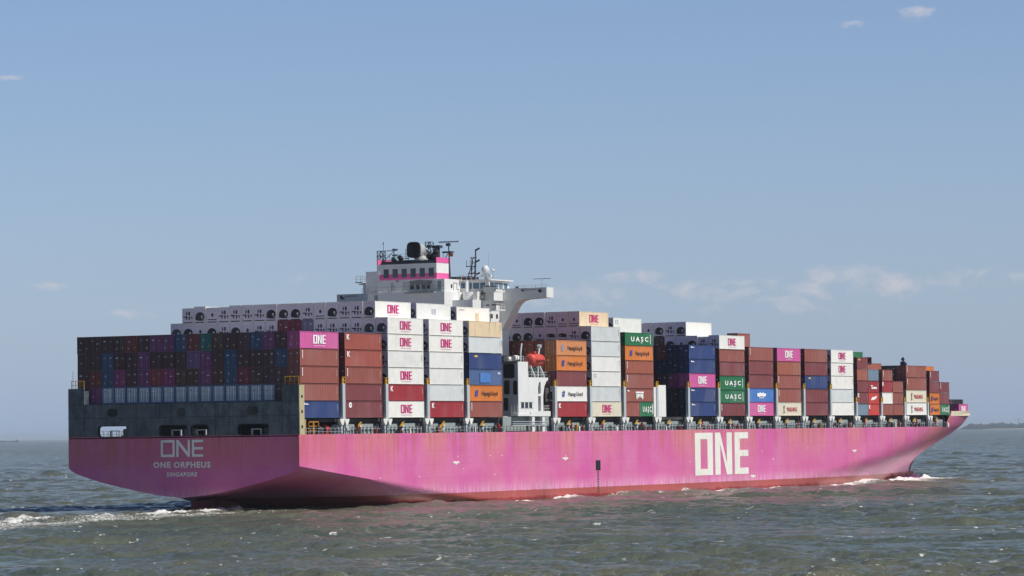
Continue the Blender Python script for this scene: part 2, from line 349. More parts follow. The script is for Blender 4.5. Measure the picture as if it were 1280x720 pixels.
def logo_parts(root, logo, L, h):
    def lg(nm, key, fn, x=None, z=None, y=SIDE_Y):
        me = cached(('logo', key, L, h), fn)
        link(nm, me, root, (L/2 if x is None else x, y, h/2 if z is None else z))
    if logo in ('one', 'onew'):
        m = M_magl if logo == 'one' else M_decal
        lg('lettering', logo, lambda: one_logo(3.9 if L > 7 else 3.0, 1.45).mesh('lettering', m), z=h*.54)
        def sm():
            me = text_mesh('OCEAN NETWORK EXPRESS', .13, 3.5 if L > 7 else 2.8, bold=.01); me.materials.append(m); return me
        lg('small_lettering', logo+'s', sm, z=h*.17, y=SIDE_Y-.006)
    elif logo in ('hapag', 'hapagf'):
        mm = plain('decal_blue', '1c3f9c', .5) if logo == 'hapag' else plain('decal_faded_blue', '8aa0b4', .5)
        def mk():
            mb = MB(); s = .22
            for dx in (0, .5):
                mb.prism([(dx-.5, -.62), (dx-.25, -.62), (dx+.05, .62), (dx-.2, .62)], 'y', -.012, 0)
            mb.prism([(-.62, .12), (.5, .12), (.55, .34), (-.57, .34)], 'y', -.018, -.013); mb.prism([(-.72, -.36), (.4, -.36), (.45, -.14), (-.67, -.14)], 'y', -.018, -.013)
            return mb.mesh('emblem', mm)
        k = 1 if L > 7 else .55
        lg('emblem', logo, mk, x=L*.215)
        def tx():
            me = text_mesh('Hapag-Lloyd', 1.02, L*.49, bold=.018); me.materials.append(plain('decal_dark', '2a2522' if logo == 'hapag' else '4a3a34', .5)); return me
        lg('lettering', logo+'t', tx, x=L*.61, z=h*.46)
    elif logo == 'uasc':
        def tx():
            me = text_mesh('U A S C', .95 if L > 7 else 1.1, L*.62, bold=.03, spacing=1.0); me.materials.append(M_decal); return me
        lg('lettering', logo, tx, x=L*.52, z=h*.5)
        lg('emblem', 'uascb', lambda: MB().box(-.09 if L > 7 else -.12, .09 if L > 7 else .12, -.012, 0, -1.0, .85).box(-4.2*L/12.19, -3.5*L/12.19, -.012, 0, -.85, -.72).mesh('emblem', M_decal), x=L*.9, z=h*.53)
    elif logo == 'yang':
        def tx():
            me = text_mesh('YANG MING', .95, L*.44, bold=.03); me.materials.append(plain('decal_red', 'b8343a', .5)); return me
        lg('lettering', logo, tx, x=L*.6, z=h*.48)
        lg('emblem', 'ym', lambda: MB().box(-.12, .12, -.012, 0, -.85, .85).box(-.4, .4, -.02, -.013, .35, .6).box(-.4, .4, -.02, -.013, -.75, -.55).mesh('emblem', plain('decal_grey', '6a6f78', .5)), x=L*.27, z=h*.5)
    elif logo == 'k':
        lg('emblem', 'k', lambda: MB().prism([(-.42, -.45), (-.18, -.45), (-.18, -.06), (.2, -.45), (.5, -.45), (.02, .02), (.46, .45), (.16, .45), (-.18, .1), (-.18, .45), (-.42, .45)], 'y', -.012, 0).mesh('emblem', M_decal), x=L*.09, z=h*.74)
    elif logo == 'corner':
        lg('small_lettering', 'cr', lambda: MB().box(-.75, -.35, -.012, 0, -.14, .16).box(-.28, .05, -.012, 0, -.14, .05).box(.12, .55, -.012, 0, -.14, .05).box(.62, .8, -.012, 0, -.16, -.04).mesh('small_lettering', M_decal), x=L*.13, z=h*.83)
    elif logo == 'round':
        lg('emblem', 'rd', lambda: MB().cyl((0, 0, 0), (0, -.012, 0), .48, .48, 16).mesh('emblem', M_decal), x=L*.13, z=h*.76)
        lg('emblem', 'rd2', lambda: MB().prism([(-.28, -.06), (.28, -.06), (.2, .12), (-.2, .12)], 'y', -.018, -.013).mesh('emblem', cpaint('navy blue')), x=L*.13, z=h*.76)
    elif logo == 'shield':
        def mk():
            mb = MB()
            for i, z in enumerate((-.9, -.62, -.5, -.62, -.9)):
                x = (i-2)*.62; mb.prism([(x-.25, z+.35+.0), (x, z), (x+.25, z+.35), (x+.25, .3), (x-.25, .3)], 'y', -.012, 0)
            mb.box(-1.75, 1.75, -.012, 0, .42, .7); return mb.mesh('emblem', M_decal)
        lg('emblem', logo, mk)
        lg('small_lettering', 'cr', lambda: MB().box(-.75, -.35, -.012, 0, -.14, .16).box(-.28, .05, -.012, 0, -.14, .05).mesh('small_lettering', M_decal), x=L*.13, z=h*.83)
    elif logo == 'band':
        lg('emblem', logo, lambda: MB().prism([(-2.2, -.3), (-1.4, -.42), (0, -.3), (1.3, -.42), (2.1, -.2), (2.3, .3), (1.4, .22), (.9, .5), (0, .3), (-.6, .52), (-1.4, .3), (-2.1, .35)], 'y', -.012, 0).box(-1.3, 1.1, -.012, 0, -.72, -.58).mesh('emblem', M_decal), x=L*.5, z=h*.54)
    elif logo == 'wave':
        lg('emblem', logo, lambda: MB().prism([(-1.7, -.5), (.2, -.35), (1.2, -.1), (1.8, .6), (1.0, .4), (.5, .35), (0, .2), (-.6, .3), (-1.2, .05)], 'y', -.012, 0).mesh('emblem', M_decal), z=h*.5)
    elif logo == 'word':
        lg('emblem', logo, lambda: MB().box(-1.3, -1.0, -.012, 0, -.42, .42).box(-1.7, -.6, -.02, -.013, .24, .42).box(-.9, -.1, -.012, 0, -.42, 0).box(0, .7, -.012, 0, -.42, .05).box(.8, 1.7, -.012, 0, -.42, .0).mesh('emblem', M_decal), z=h*.46)
    elif logo == 'boxes':
        def mk():
            mb = MB()
            for x in (-.42, .42):
                mb.box(x-.26, x+.26, -.012, 0, .32, .42).box(x-.26, x+.26, -.012, 0, -.42, -.32).box(x-.26, x-.16, -.012, 0, -.2, .2).box(x+.16, x+.26, -.012, 0, -.2, .2)
            return mb.mesh('emblem', plain('decal_blue2', '5b6fb0', .5))
        lg('emblem', logo, mk)
    elif logo == 'boxl':
        def mk():
            mb = MB()
            for x in (-.36, .36): mb.box(x-.2, x+.2, -.012, 0, -.3, -.22).box(x-.2, x+.2, -.012, 0, .22, .3).box(x-.2, x-.12, -.012, 0, -.2, .2)
            return mb.mesh('emblem', plain('decal_blue2', '5b6fb0', .5))
        lg('emblem', logo, mk, x=L*.12, z=h*.72)
    elif logo == 'patch':
        lg('patch', logo, lambda: MB().box(-1.9, 1.9, -.03, 0, -.95, .8).mesh('patch', cpaint('sky blue')), x=L*.48, z=h*.5)
        lg('small_lettering', 'pt', lambda: MB().box(-.3, .0, -.012, 0, -.1, .25).box(.15, .5, -.012, 0, -.1, .2).mesh('small_lettering', M_decal), x=L*.9, z=h*.74)
    elif logo == 'beige':
        lg('patch', logo, lambda: MB().box(-.6, .6, -.03, 0, -.9, .5).mesh('patch', cpaint('beige')), x=L*.62, z=h*.4)
        lg('small_lettering', 'bg', lambda: MB().box(-.9, .9, -.012, 0, -.07, .07).mesh('small_lettering', M_plg), x=L*.16, z=h*.8)
    elif logo == 'yellow':
        lg('sticker', logo, lambda: MB().box(-.5, .6, -.012, 0, -.22, .12).mesh('sticker', plain('decal_yellow', 'd8b860', .5)), x=L*.2, z=h*.82)
    if logo in ('vert', 'vertr', 'band', 'onew', 'k', 'corner', 'round', 'shield', 'word', None) and logo is not False:
        # vertical code columns near the ends of the side
        def col():
            mb = MB(); z = h*.84; rr = random.Random(3)
            while z > h*.46:
                s = rr.choice((.12, .16, .2)); mb.box(-.06, .08, -.012, 0, z-s, z); z -= s+.07
            return mb.mesh('small_lettering', M_plg)
        if logo != 'onew': link('small_lettering', cached(('vc', h), col), root, (L-.62, SIDE_Y, -.1))
    if logo == 'vert':
        def col2():
            mb = MB(); z = h*.9; rr = random.Random(5)
            while z > h*.42:
                s = rr.choice((.18, .24, .3)); mb.box(-.11, .11, -.012, 0, z-s, z); z -= s+.08
            return mb.mesh('lettering', M_decal)
        link('lettering', cached(('vl', h), col2), root, (.72, SIDE_Y, 0))
LOGO_TXT = {'one': 'with magenta lettering', 'onew': 'with white lettering', 'hapag': 'with blue emblem', 'hapagf': 'with faded emblem', 'uasc': 'with spaced white capitals', 'yang': 'with red lettering', 'k': 'with corner letter',
            'round': 'with round emblem', 'shield': 'with white emblem', 'band': 'with white logo', 'wave': 'with white swoosh', 'word': 'with white word', 'boxes': 'with blue squares', 'boxl': 'with blue squares',
            'patch': 'with light patch', 'beige': 'with beige patch', 'yellow': 'with yellow sticker', 'vert': 'with vertical letters'}
NCONT = [0]
def container(bay, row, tier, z, x, spec, L=12.192, h=HC, where=None):
    """spec: colour[/logo] for dry, r:colour[/logo][/variant] for reefers"""
    reefer = spec.startswith('r:'); s = spec[2:] if reefer else spec
    bits = s.split('/'); colour = bits[0]; logo = bits[1] if len(bits) > 1 and bits[1] else None; var = bits[2] if len(bits) > 2 else None
    rr = random.Random(bay*1000+row*40+tier*3+int(L))
    root = empty('reefer_container' if reefer else 'dry_container', (x+rr.uniform(-.05, .05), -21.25+ROWP*row+rr.uniform(-.03, .03), z))
    NCONT[0] += 1
    lt = LOGO_TXT.get(logo, '')
    if L < 7: size = 'short '
    else: size = ''
    a = f"{size}{colour} {'reefer' if reefer else 'container'} {lt}".strip()
    if not where: where = f"tier {NUM[tier]}, {ORD[row+1]} stack from starboard, {ORD[bay+1]} bay from stern"
    tag(root, f"{a}, {where}", 'container', 'refrigerated containers stacked on deck' if reefer else 'dry cargo containers stacked on deck')
    link('body', body_mesh(colour, h, L, reefer), root)
    if reefer: reefer_parts(root, var or rr.choice('AAABBCD'), h)
    else:
        link('door_gasket', cached(('g', h), lambda: MB().box(.085, .12, -1.06, 1.06, .13, h-.14).mesh('door_gasket', M_black)), root)
        if colour == 'pale blue': link('end_frame', cached(('ef', h), lambda: MB().box(-.008, -.001, -1.22, -1.0, 0, h).box(-.008, -.001, 1.0, 1.22, 0, h).box(-.008, -.001, -1.0, 1.0, 0, .22).box(-.008, -.001, -1.0, 1.0, h-.2, h).mesh('end_frame', cpaint('slate blue'))), root)
        pl = PLACS[rr.randrange(len(PLACS))]
        for sgn in (-1, 1):
            d = link('door', door_mesh(colour, h, sgn), root)
            for y in (.3, .78): link('locking_bar', bar_mesh(h, y*sgn, colour), d)
            for (py, pz, pw, ph, mi) in pl:
                if (py > 0) == (sgn > 0): link('placard', plac_mesh(py, pz, pw, ph, (M_plw, M_ply, M_plg)[mi]), d)
    if row == 0 or logo: logo_parts(root, logo, L, h)
    return root
def bayx(b): return b*PITCH if b < 5 else 90.456+(b-5)*PITCH
def stack(bay, row, specs, heights=None, L=12.192, dx=0.0, start=1, z0=ZB, where=None):
    z = z0; hs = heights or [HC]*len(specs)
    for i, (s, h) in enumerate(zip(specs, hs)):
        if s: container(bay, row, i+1, z, bayx(bay)+dx, s, L, h-.004, f'tier {NUM[i+1]}, {where} outer stack, {ORD[bay+1]} bay from stern' if where else None)
        z += h
    return z

# ================================================================= THE SHIP
ship = empty('container_ship', (0, 0, 0))
tag(ship, 'long pink hulled container ship under way, loaded with stacked containers', 'ship')
B = 23.2; XT = -1.75; DECK = 12.72
TAB = [(0, 0), (.06, .17), (.19, .35), (.34, .52), (.51, .7), (.71, .87), (.84, .95), (.93, .985), (1, 1)]
def interp(t, xs, ys): return float(np.interp(t, xs, ys))
def zk(X): return max(-4, 7.5-.112*(X-XT))
def zb(X): return max(-6, 2.35-.03*(X-XT)-.035*max(0, X-6)**1.6)
STEM = [(-3, 316.6), (0, 316.8), (4.6, 317.0), (6.5, 317.6), (8.9, 322.9), (11.2, 330.7), (13.5, 335.6), (15.2, 337.9), (16.7, 338.4)]
def stemx(z): return interp(z, [a for a, _ in STEM], [b for _, b in STEM])
def half(X, z):
    h = B
    k, b = zk(X), zb(X)
    if z < k:
        t = (z-b)/max(k-b, .01)
        h = B*interp(max(0, min(1, t)), [a for a, _ in TAB], [c for _, c in TAB]) if t > 0 else 0
    x0 = interp(z, [-3, 0, 3, 6, 9, 12.7, 16.6], [178, 190, 206, 231, 246, 262, 270]); xe = stemx(z)
    if X > x0:
        s = min(1, (X-x0)/(xe-x0)); a = interp(z, [0, 3, 6, 9, 12.7, 16.6], [1.9, 2.0, 2.2, 2.42, 2.6, 2.75]); p = interp(z, [0, 3, 6, 9, 12.7, 16.6], [1.0, 1.0, .97, .9, .82, .78])
        h = min(h, B*max(0, 1-s**a)**p)
    return h
def ztop(X):
    if X < 284.6: return DECK
    if X < 289: return DECK+(16.3-DECK)*(.5-.5*math.cos(math.pi*(X-284.6)/4.4))
    return 16.3+.25*(X-289)/60
def zlow(X):
    z = max(-3, zb(X))
    if X > 316.9: z = max(z, interp(X, [b for _, b in STEM], [a for a, _ in STEM]))
    return z
# --- hull paint
def hull_paint():
    t = NT('hull_paint'); oc = t.coord('Object'); sx = t.n.new('ShaderNodeSeparateXYZ'); t.l.new(oc, sx.inputs[0]); z = sx.outputs[2]
    streak = t.noise(oc, .9, 6, .65, mapscale=(1, 1, .05)); fine = t.noise(oc, 3.4, 5, .7, mapscale=(1, 1, .06)); blot = t.noise(oc, .12, 5, .6); big = t.noise(oc, .06, 3, .5, mapscale=(1, 1, .12))
    pink = t.mix(t.ramp(blot, .35, .68), lin('d25ea2'), lin('d676a8'))
    # salmon weathering near the sheer and broad bands
    top = t.ramp(z, 5.5, 12.8)
    salmon = t.math('MULTIPLY', t.ramp(big, .42, .60), t.math('ADD', t.math('MULTIPLY', top, .55), .2))
    pink = t.mix(salmon, pink, lin('d48482'))
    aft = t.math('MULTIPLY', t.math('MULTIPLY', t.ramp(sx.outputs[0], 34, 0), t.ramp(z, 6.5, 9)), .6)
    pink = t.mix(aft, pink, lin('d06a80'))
    rustm = t.math('MULTIPLY', t.ramp(streak, .47, .62), t.math('ADD', t.math('MULTIPLY', top, .38), .10))
    pink = t.mix(rustm, pink, lin('b06444'))
    rust2 = t.math('MULTIPLY', t.ramp(fine, .54, .70), t.math('MULTIPLY', t.ramp(z, 9.0, 12.75), .7))
    pink = t.mix(rust2, pink, lin('9c4c30'))
    # plate seams
    br = t.n.new('ShaderNodeTexBrick'); br.inputs['Scale'].default_value = 1; br.inputs['Mortar Size'].default_value = .025; br.inputs['Brick Width'].default_value = 11; br.inputs['Row Height'].default_value = 2.4
    mp = t.n.new('ShaderNodeMapping'); t.l.new(oc, mp.inputs[0]); mp.inputs['Rotation'].default_value = (R(90), 0, 0); t.l.new(mp.outputs[0], br.inputs['Vector'])
    pink = t.mix(t.math('MULTIPLY', br.outputs['Fac'], .34), pink, lin('96406c'))
    # chalky wash above the boot top
    wash = t.math('MULTIPLY', t.math('MULTIPLY', t.ramp(z, 4.4, 2.0), t.ramp(fine, .36, .62)), .48)
    pink = t.mix(wash, pink, lin('e6cfdc'))
    scuff = t.math('MULTIPLY', t.ramp(t.noise(oc, 1.4, 5, .75, mapscale=(.7, .7, 1.4)), .58, .66), t.math('MULTIPLY', t.ramp(z, 7, 2.2), .5))
    pink = t.mix(scuff, pink, lin('b04a80'))
    edge = t.math('ADD', z, t.math('MULTIPLY', t.math('SUBTRACT', fine, .5), .25))
    boot = t.mix(t.ramp(t.math('ADD', z, t.math('MULTIPLY', t.math('SUBTRACT', t.noise(oc, .5, 5, .7), .5), 1.6)), .7, .95), lin('8a2828'), lin('a8524c'))
    boot = t.mix(t.math('MULTIPLY', t.ramp(fine, .55, .7), .3), boot, lin('d8a8a0'))
    boot = t.mix(t.math('MULTIPLY', t.ramp(t.math('ADD', z, t.math('MULTIPLY', fine, .5)), .85, .45), .6), boot, lin('5c2424'))
    col = t.mix(t.ramp(edge, 2.0, 2.1), boot, pink)
    t.l.new(col, t.b.inputs['Base Color']); t.b.inputs['Roughness'].default_value = .38
    bm = t.n.new('ShaderNodeBump'); bm.inputs['Strength'].default_value = .5; bm.inputs['Distance'].default_value = .14
    t.l.new(t.noise(oc, .42, 3, .5), bm.inputs['Height']); t.l.new(bm.outputs[0], t.b.inputs['Normal'])
    return t.m
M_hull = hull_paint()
def slate_paint():
    t = NT('slate_hull_paint'); oc = t.coord('Object')
    a = t.noise(oc, .35, 6, .72); b = t.noise(oc, 1.2, 5, .7, mapscale=(1, 1, .12)); c = t.noise(oc, 1.1, 6, .75)
    col = t.mix(t.ramp(a, .38, .62), lin('3b464f'), lin('5c666c')); col = t.mix(t.math('MULTIPLY', t.ramp(c, .55, .68), .5), col, lin('2a3238'))
    col = t.mix(t.math('MULTIPLY', t.ramp(b, .52, .66), .45), col, lin('6a4838')); col = t.mix(t.math('MULTIPLY', t.ramp(b, .48, .34), .3), col, lin('7a848a'))
    t.l.new(col, t.b.inputs['Base Color']); t.b.inputs['Roughness'].default_value = .5; return t.m
M_slate = slate_paint()
xs = list(np.linspace(XT, 10, 13))+list(np.linspace(12, 90, 27))+list(np.linspace(95, 180, 10))+list(np.linspace(184, 283, 45))+list(np.linspace(284.6, 290, 12))+list(np.linspace(292, 338.3, 60))
NU = 44
hv, hf = [], []
for X in xs:
    zl, zt = zlow(X), ztop(X); kk = zk(X)
    for side in (-1, 1):
        for j in range(NU+1):
            u = j/NU; z = zl+(zt-zl)*u**1.0
            if zl < kk < zt-1 and kk > -2:          # cluster rows at the knuckle
                n0 = 22; z = zl+(kk-zl)*(j/n0)**.8 if j <= n0 else kk+(zt-kk)*((j-n0)/(NU-n0))
            hv.append((X, side*half(X, z), z))
ns = 2*(NU+1)
for i in range(len(xs)-1):
    for s in (0, 1):
        for j in range(NU):
            a = i*ns+s*(NU+1)+j; hf.append((a, a+ns, a+ns+1, a+1) if s == 0 else (a, a+1, a+ns+1, a+ns))
mb = MB(); mb.v = hv; mb.f = hf
# transom below the grey band
b0 = [hv[j] for j in range(NU+1)]
tv = [(XT, y, z) for (_, y, z) in b0]+[(XT, -y, z) for (_, y, z) in reversed(b0)]
mb.f.append(tuple([j for j in range(NU+1)]+[(NU+1)+j for j in reversed(range(NU+1))]))
# end cap at stem
e0 = (len(xs)-1)*ns; mb.f.append(tuple([e0+j for j in range(NU+1)]+[e0+(NU+1)+j for j in reversed(range(NU+1))]))
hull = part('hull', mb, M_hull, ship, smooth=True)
me = hull.data
at = me.attributes.get('sharp_edge') or me.attributes.new('sharp_edge', 'BOOLEAN', 'EDGE')
import bmesh
bm = bmesh.new(); bm.from_mesh(me); bmesh.ops.remove_doubles(bm, verts=bm.verts, dist=.002)
for e in bm.edges:
    if len(e.link_faces) == 2 and e.link_faces[0].normal.angle(e.link_faces[1].normal, 0) > R(38): e.smooth = False
bm.to_mesh(me); bm.free()
# deck plating
dm = MB(); pts = [(XT+.1, 0)]; dx_ = [x for x in xs if x < 284]
dpts = [(x, -half(x, DECK)+.15) for x in dx_]+[(x, half(x, DECK)-.15) for x in reversed(dx_)]
dm.prism(dpts, 'z', DECK-.3, DECK-.12); part('main_deck', dm, paint('deck_paint', '5c4a44', .7, .3, .4), ship)
fx = [x for x in xs if 289 <= x < 337]
dm = MB(); dm.prism([(x, -half(x, 15.2)+.15) for x in fx]+[(x, half(x, 15.2)-.15) for x in reversed(fx)], 'z', 15.0, 15.2); part('forecastle_deck', dm, MATS['deck_paint'], ship)
# cream bulwark band at the bow
cb = MB(); bxs = [x for x in xs if x >= 288.4]; k = 0
for x0, x1 in zip(bxs, bxs[1:]):
    for s in (-1, 1):
        a0, a1 = half(x0, ztop(x0))+.03, half(x1, ztop(x1))+.03; b = len(cb.v)
        za, zb_ = ztop(x0)-1.15, ztop(x1)-1.15; ah, bh = half(x0, za)+.05, half(x1, zb_)+.05
        cb.v += [(x0, s*ah, za), (x1, s*bh, zb_), (x1, s*a1, ztop(x1)+.02), (x0, s*a0, ztop(x0)+.02), (x0, s*(a0-.25), ztop(x0)+.02), (x1, s*(a1-.25), ztop(x1)+.02), (x1, s*(a1-.25), ztop(x1)-1.1), (x0, s*(a0-.25), ztop(x0)-1.1)]
        cb.f += [(b, b+1, b+2, b+3), (b+3, b+2, b+5, b+4), (b+4, b+5, b+6, b+7)]
part('bow_bulwark', cb, paint('cream_band_paint', 'f4e6c8', .5, .5, .3), ship)
# bulb
part('bulbous_bow', MB().ellip((317, 0, -2.6), (8.5, 2.6, 3.7), 20, 14), plain('bulb_red', 'a03c38', .5), ship, True)
part('bow_thruster_plate', MB().box(314.5, 318.0, -.7, .7, -1, 1.9), plain('bulb_red', 'a03c38', .5), ship)
# rudder and skeg
part('rudder', MB().prism([(2.0, -3), (1.6, 1.7), (7.2, 2.0), (7.6, -3)], 'y', -.5, .5), plain('rudder_red', '6a3030', .6), ship)
part('skeg', MB().prism([(8.4, -3), (8.2, 1.95), (14, 1.6), (24, .8), (24, -3)], 'y', -.9, .9), MATS['rudder_red'] if 'rudder_red' in MATS else M_hull, ship)
# transom above the pink: grey plate with openings (curve with holes)
def plate(name, outer, holes, x, thick, m, parent):
    cu = bpy.data.curves.new(name, 'CURVE'); cu.dimensions = '2D'; cu.fill_mode = 'BOTH'; cu.extrude = thick/2
    for loop in [outer]+holes:
        sp = cu.splines.new('POLY'); sp.points.add(len(loop)-1); sp.use_cyclic_u = True
        for p, q in zip(sp.points, loop): p.co = (q[0], q[1], 0, 1)
    ob = bpy.data.objects.new(name, cu); COL.objects.link(ob); me = bpy.data.meshes.new_from_object(ob); bpy.data.objects.remove(ob)
    for v in me.vertices: v.co = (x+v.co.z, v.co.x, v.co.y)
    me.materials.append(m); return link(name, me, parent)
def rrect(y0, y1, z0, z1, r, n=4):
    out = []
    for cx, cy, a in ((y1-r, z0+r, -90), (y1-r, z1-r, 0), (y0+r, z1-r, 90), (y0+r, z0+r, 180)):
        for i in range(n+1):
            t = R(a+90*i/n); out.append((cx+r*math.cos(t), cy+r*math.sin(t)))
    return out
outer = [(-B, DECK), (-B, 20.95), (-19.9, 20.95), (-19.9, 18.3), (19.9, 18.3), (19.9, 21.0), (B, 21.0), (B, DECK)]
holes = [rrect(11.0, 17.0, DECK+.05, 14.5, .5), rrect(-1.1, 4.4, DECK+.05, 14.5, .5), rrect(-5.3, -1.9, DECK+.05, 14.5, .45), rrect(-17.2, -11.3, DECK+.05, 14.5, .5)]
trans = plate('transom_bulwark', outer, holes, XT+.11, .2, M_slate, ship)
# coamings of the openings, recesses, seams
for h_ in ((11.0, 17.0), (-1.1, 4.4), (-5.3, -1.9), (-17.2, -11.3)):
    f = MB()
    ring = rrect(h_[0]-.12, h_[1]+.12, DECK-.05, 14.62, .55); inn = rrect(h_[0], h_[1], DECK+.07, 14.5, .5)
    b = len(f.v); n = len(ring)
    for xx in (XT-.06, XT+.6): f.v += [(xx, p[0], p[1]) for p in ring]+[(xx, p[0], p[1]) for p in inn]
    for i in range(n):
        j = (i+1) % n; f.f += [(i, j, n+j, n+i), (i, 2*n+i, 2*n+j, j), (n+i, n+j, 3*n+j, 3*n+i)]
    part('mooring_port_frame', f, M_dark, ship)
for (y, z, w, h_) in ((14.05, 16.8, 2.0, 1.35), (.05, 16.7, 1.7, 1.4), (-14.1, 16.8, 2.2, 1.4)):
    part('hawse_recess', MB().prism(rrect(y-w/2, y+w/2, z-h_/2, z+h_/2, .55), 'x', XT-.05, XT+.004), plain('recess_dark', '10151b', .6), ship)
sm = MB()
for z in (15.9, 18.25-.02): sm.box(XT-.02, XT+.005, -B, B, z-.04, z+.04)
for y in (-19.9, -9.5, -6.8, 2.1, 9.2, 19.9): sm.box(XT-.018, XT+.004, y-.04, y+.04, DECK, 18.2)
part('weld_seam', sm, plain('seam_dark', '1c242b', .6), ship)
# starboard and port stern side plates (aft quarters of the bulwark)
for s in (-1, 1):
    part('quarter_bulwark', MB().box(XT+.22, XT+1.75, s*B-.12 if s > 0 else -B, s*B if s > 0 else -B+.12, DECK, 20.9), paint('quarter_paint', 'b8ae88', .55, .6, .4), ship)
    part('quarter_block', MB().box(XT+.25, XT+1.6, min(s*19.9, s*22.9), max(s*19.9, s*22.9), 15.5, 20.6), M_slate, ship)
    part('quarter_pedestal', MB().box(XT+.25, XT+2.6, min(s*21.2, s*22.95), max(s*21.2, s*22.95), DECK-.1, 15.2), paint('rust_block_paint', 'b09468', .6, .7, .4), ship)
for z in (13.6, 16.1, 18.6): part('scupper', MB().cyl((XT+1.0, -B-.02, z+.4), (XT+1.0, -B+.01, z+.4), .28, .28, 10), M_black, ship)
for (y0, y1) in ((-22.9, -20.2), (20.3, 22.9)):
    rl = MB()
    for y in np.linspace(y0, y1, 4): rl.cyl((XT+.6, y, 20.9), (XT+.6, y, 22.4), .06, .06, 5)
    rl.cyl((XT+.6, y0, 22.3), (XT+.6, y1, 22.3), .05, .05, 5); rl.cyl((XT+.6, y0, 21.6), (XT+.6, y1, 21.6), .04, .04, 5)
    part('stern_railing', rl, M_yel, ship)
part('flagstaff', MB().cyl((XT+.6, 22.6, 20.9), (XT+.6, 22.6, 24.0), .05, .03, 5), M_dark, ship)
# lettering on hull
def mirror_text(s, h, w, y, z, bold, sp, m, nm, parent):
    me = text_mesh(s, h, w, plane='x', at=0, bold=bold, spacing=sp); me.materials.append(m); return link(nm, me, parent, (XT-.03, y, z))
M_let = paint('hull_lettering_white', 'e8e6dc', .5, .35, .3)
M_let2 = paint('stern_lettering_white', 'f2f2ea', .5, .3, .25)
l = link('lettering', one_logo(8.5, 2.85, 0, 'x', .42).mesh('lettering', M_let2), hull, (XT-.03, -.05, 10.65))
mirror_text('ONE ORPHEUS', 1.05, 11.5, .0, 7.9, .035, 1.15, M_let2, 'lettering', hull)
mirror_text('SINGAPORE', .75, 6.1, .0, 6.3, .03, 1.15, M_let2, 'lettering', hull)
link('lettering', one_logo(25.4, 8.6, 0, 'y', 1.3).mesh('lettering', M_let), hull, (160.6, -B-.03, 7.75))
def hz(name, mb_, m): return part(name, mb_, m, hull)
hz('pilot_door', MB().box(104.4, 106.3, -B-.05, -B+.02, 5.2, 7.1), M_black)
for i in range(9): hz('draft_mark', MB().box(105.0, 105.7, -B-.04, -B, 4.75-i*.46, 5.0-i*.46), plain('mark_dark', '5a2a4a', .6))
for X in (50.5, 92, 175.5, 229):
    z = 7.4 if X < 60 else 7.6 if X != 175.5 else 2.9
    hz('tug_mark', MB().prism([(X-1.1, z+.22), (X-1.1, z-.12), (X-.35, z-.14), (X-.1, z-.4), (X+.1, z-.4), (X+.35, z-.14), (X+1.1, z-.12), (X+1.1, z+.22)], 'y', -B-.04, -B), M_let)
rr = random.Random(4)
for i in range(14):
    X = rr.uniform(20, 220); z = rr.choice((8.4, 8.0, 6.2, 9.6, 5.0)); hz('paint_mark', MB().box(X, X+.35, -B-.03, -B, z, z+.18), M_let)

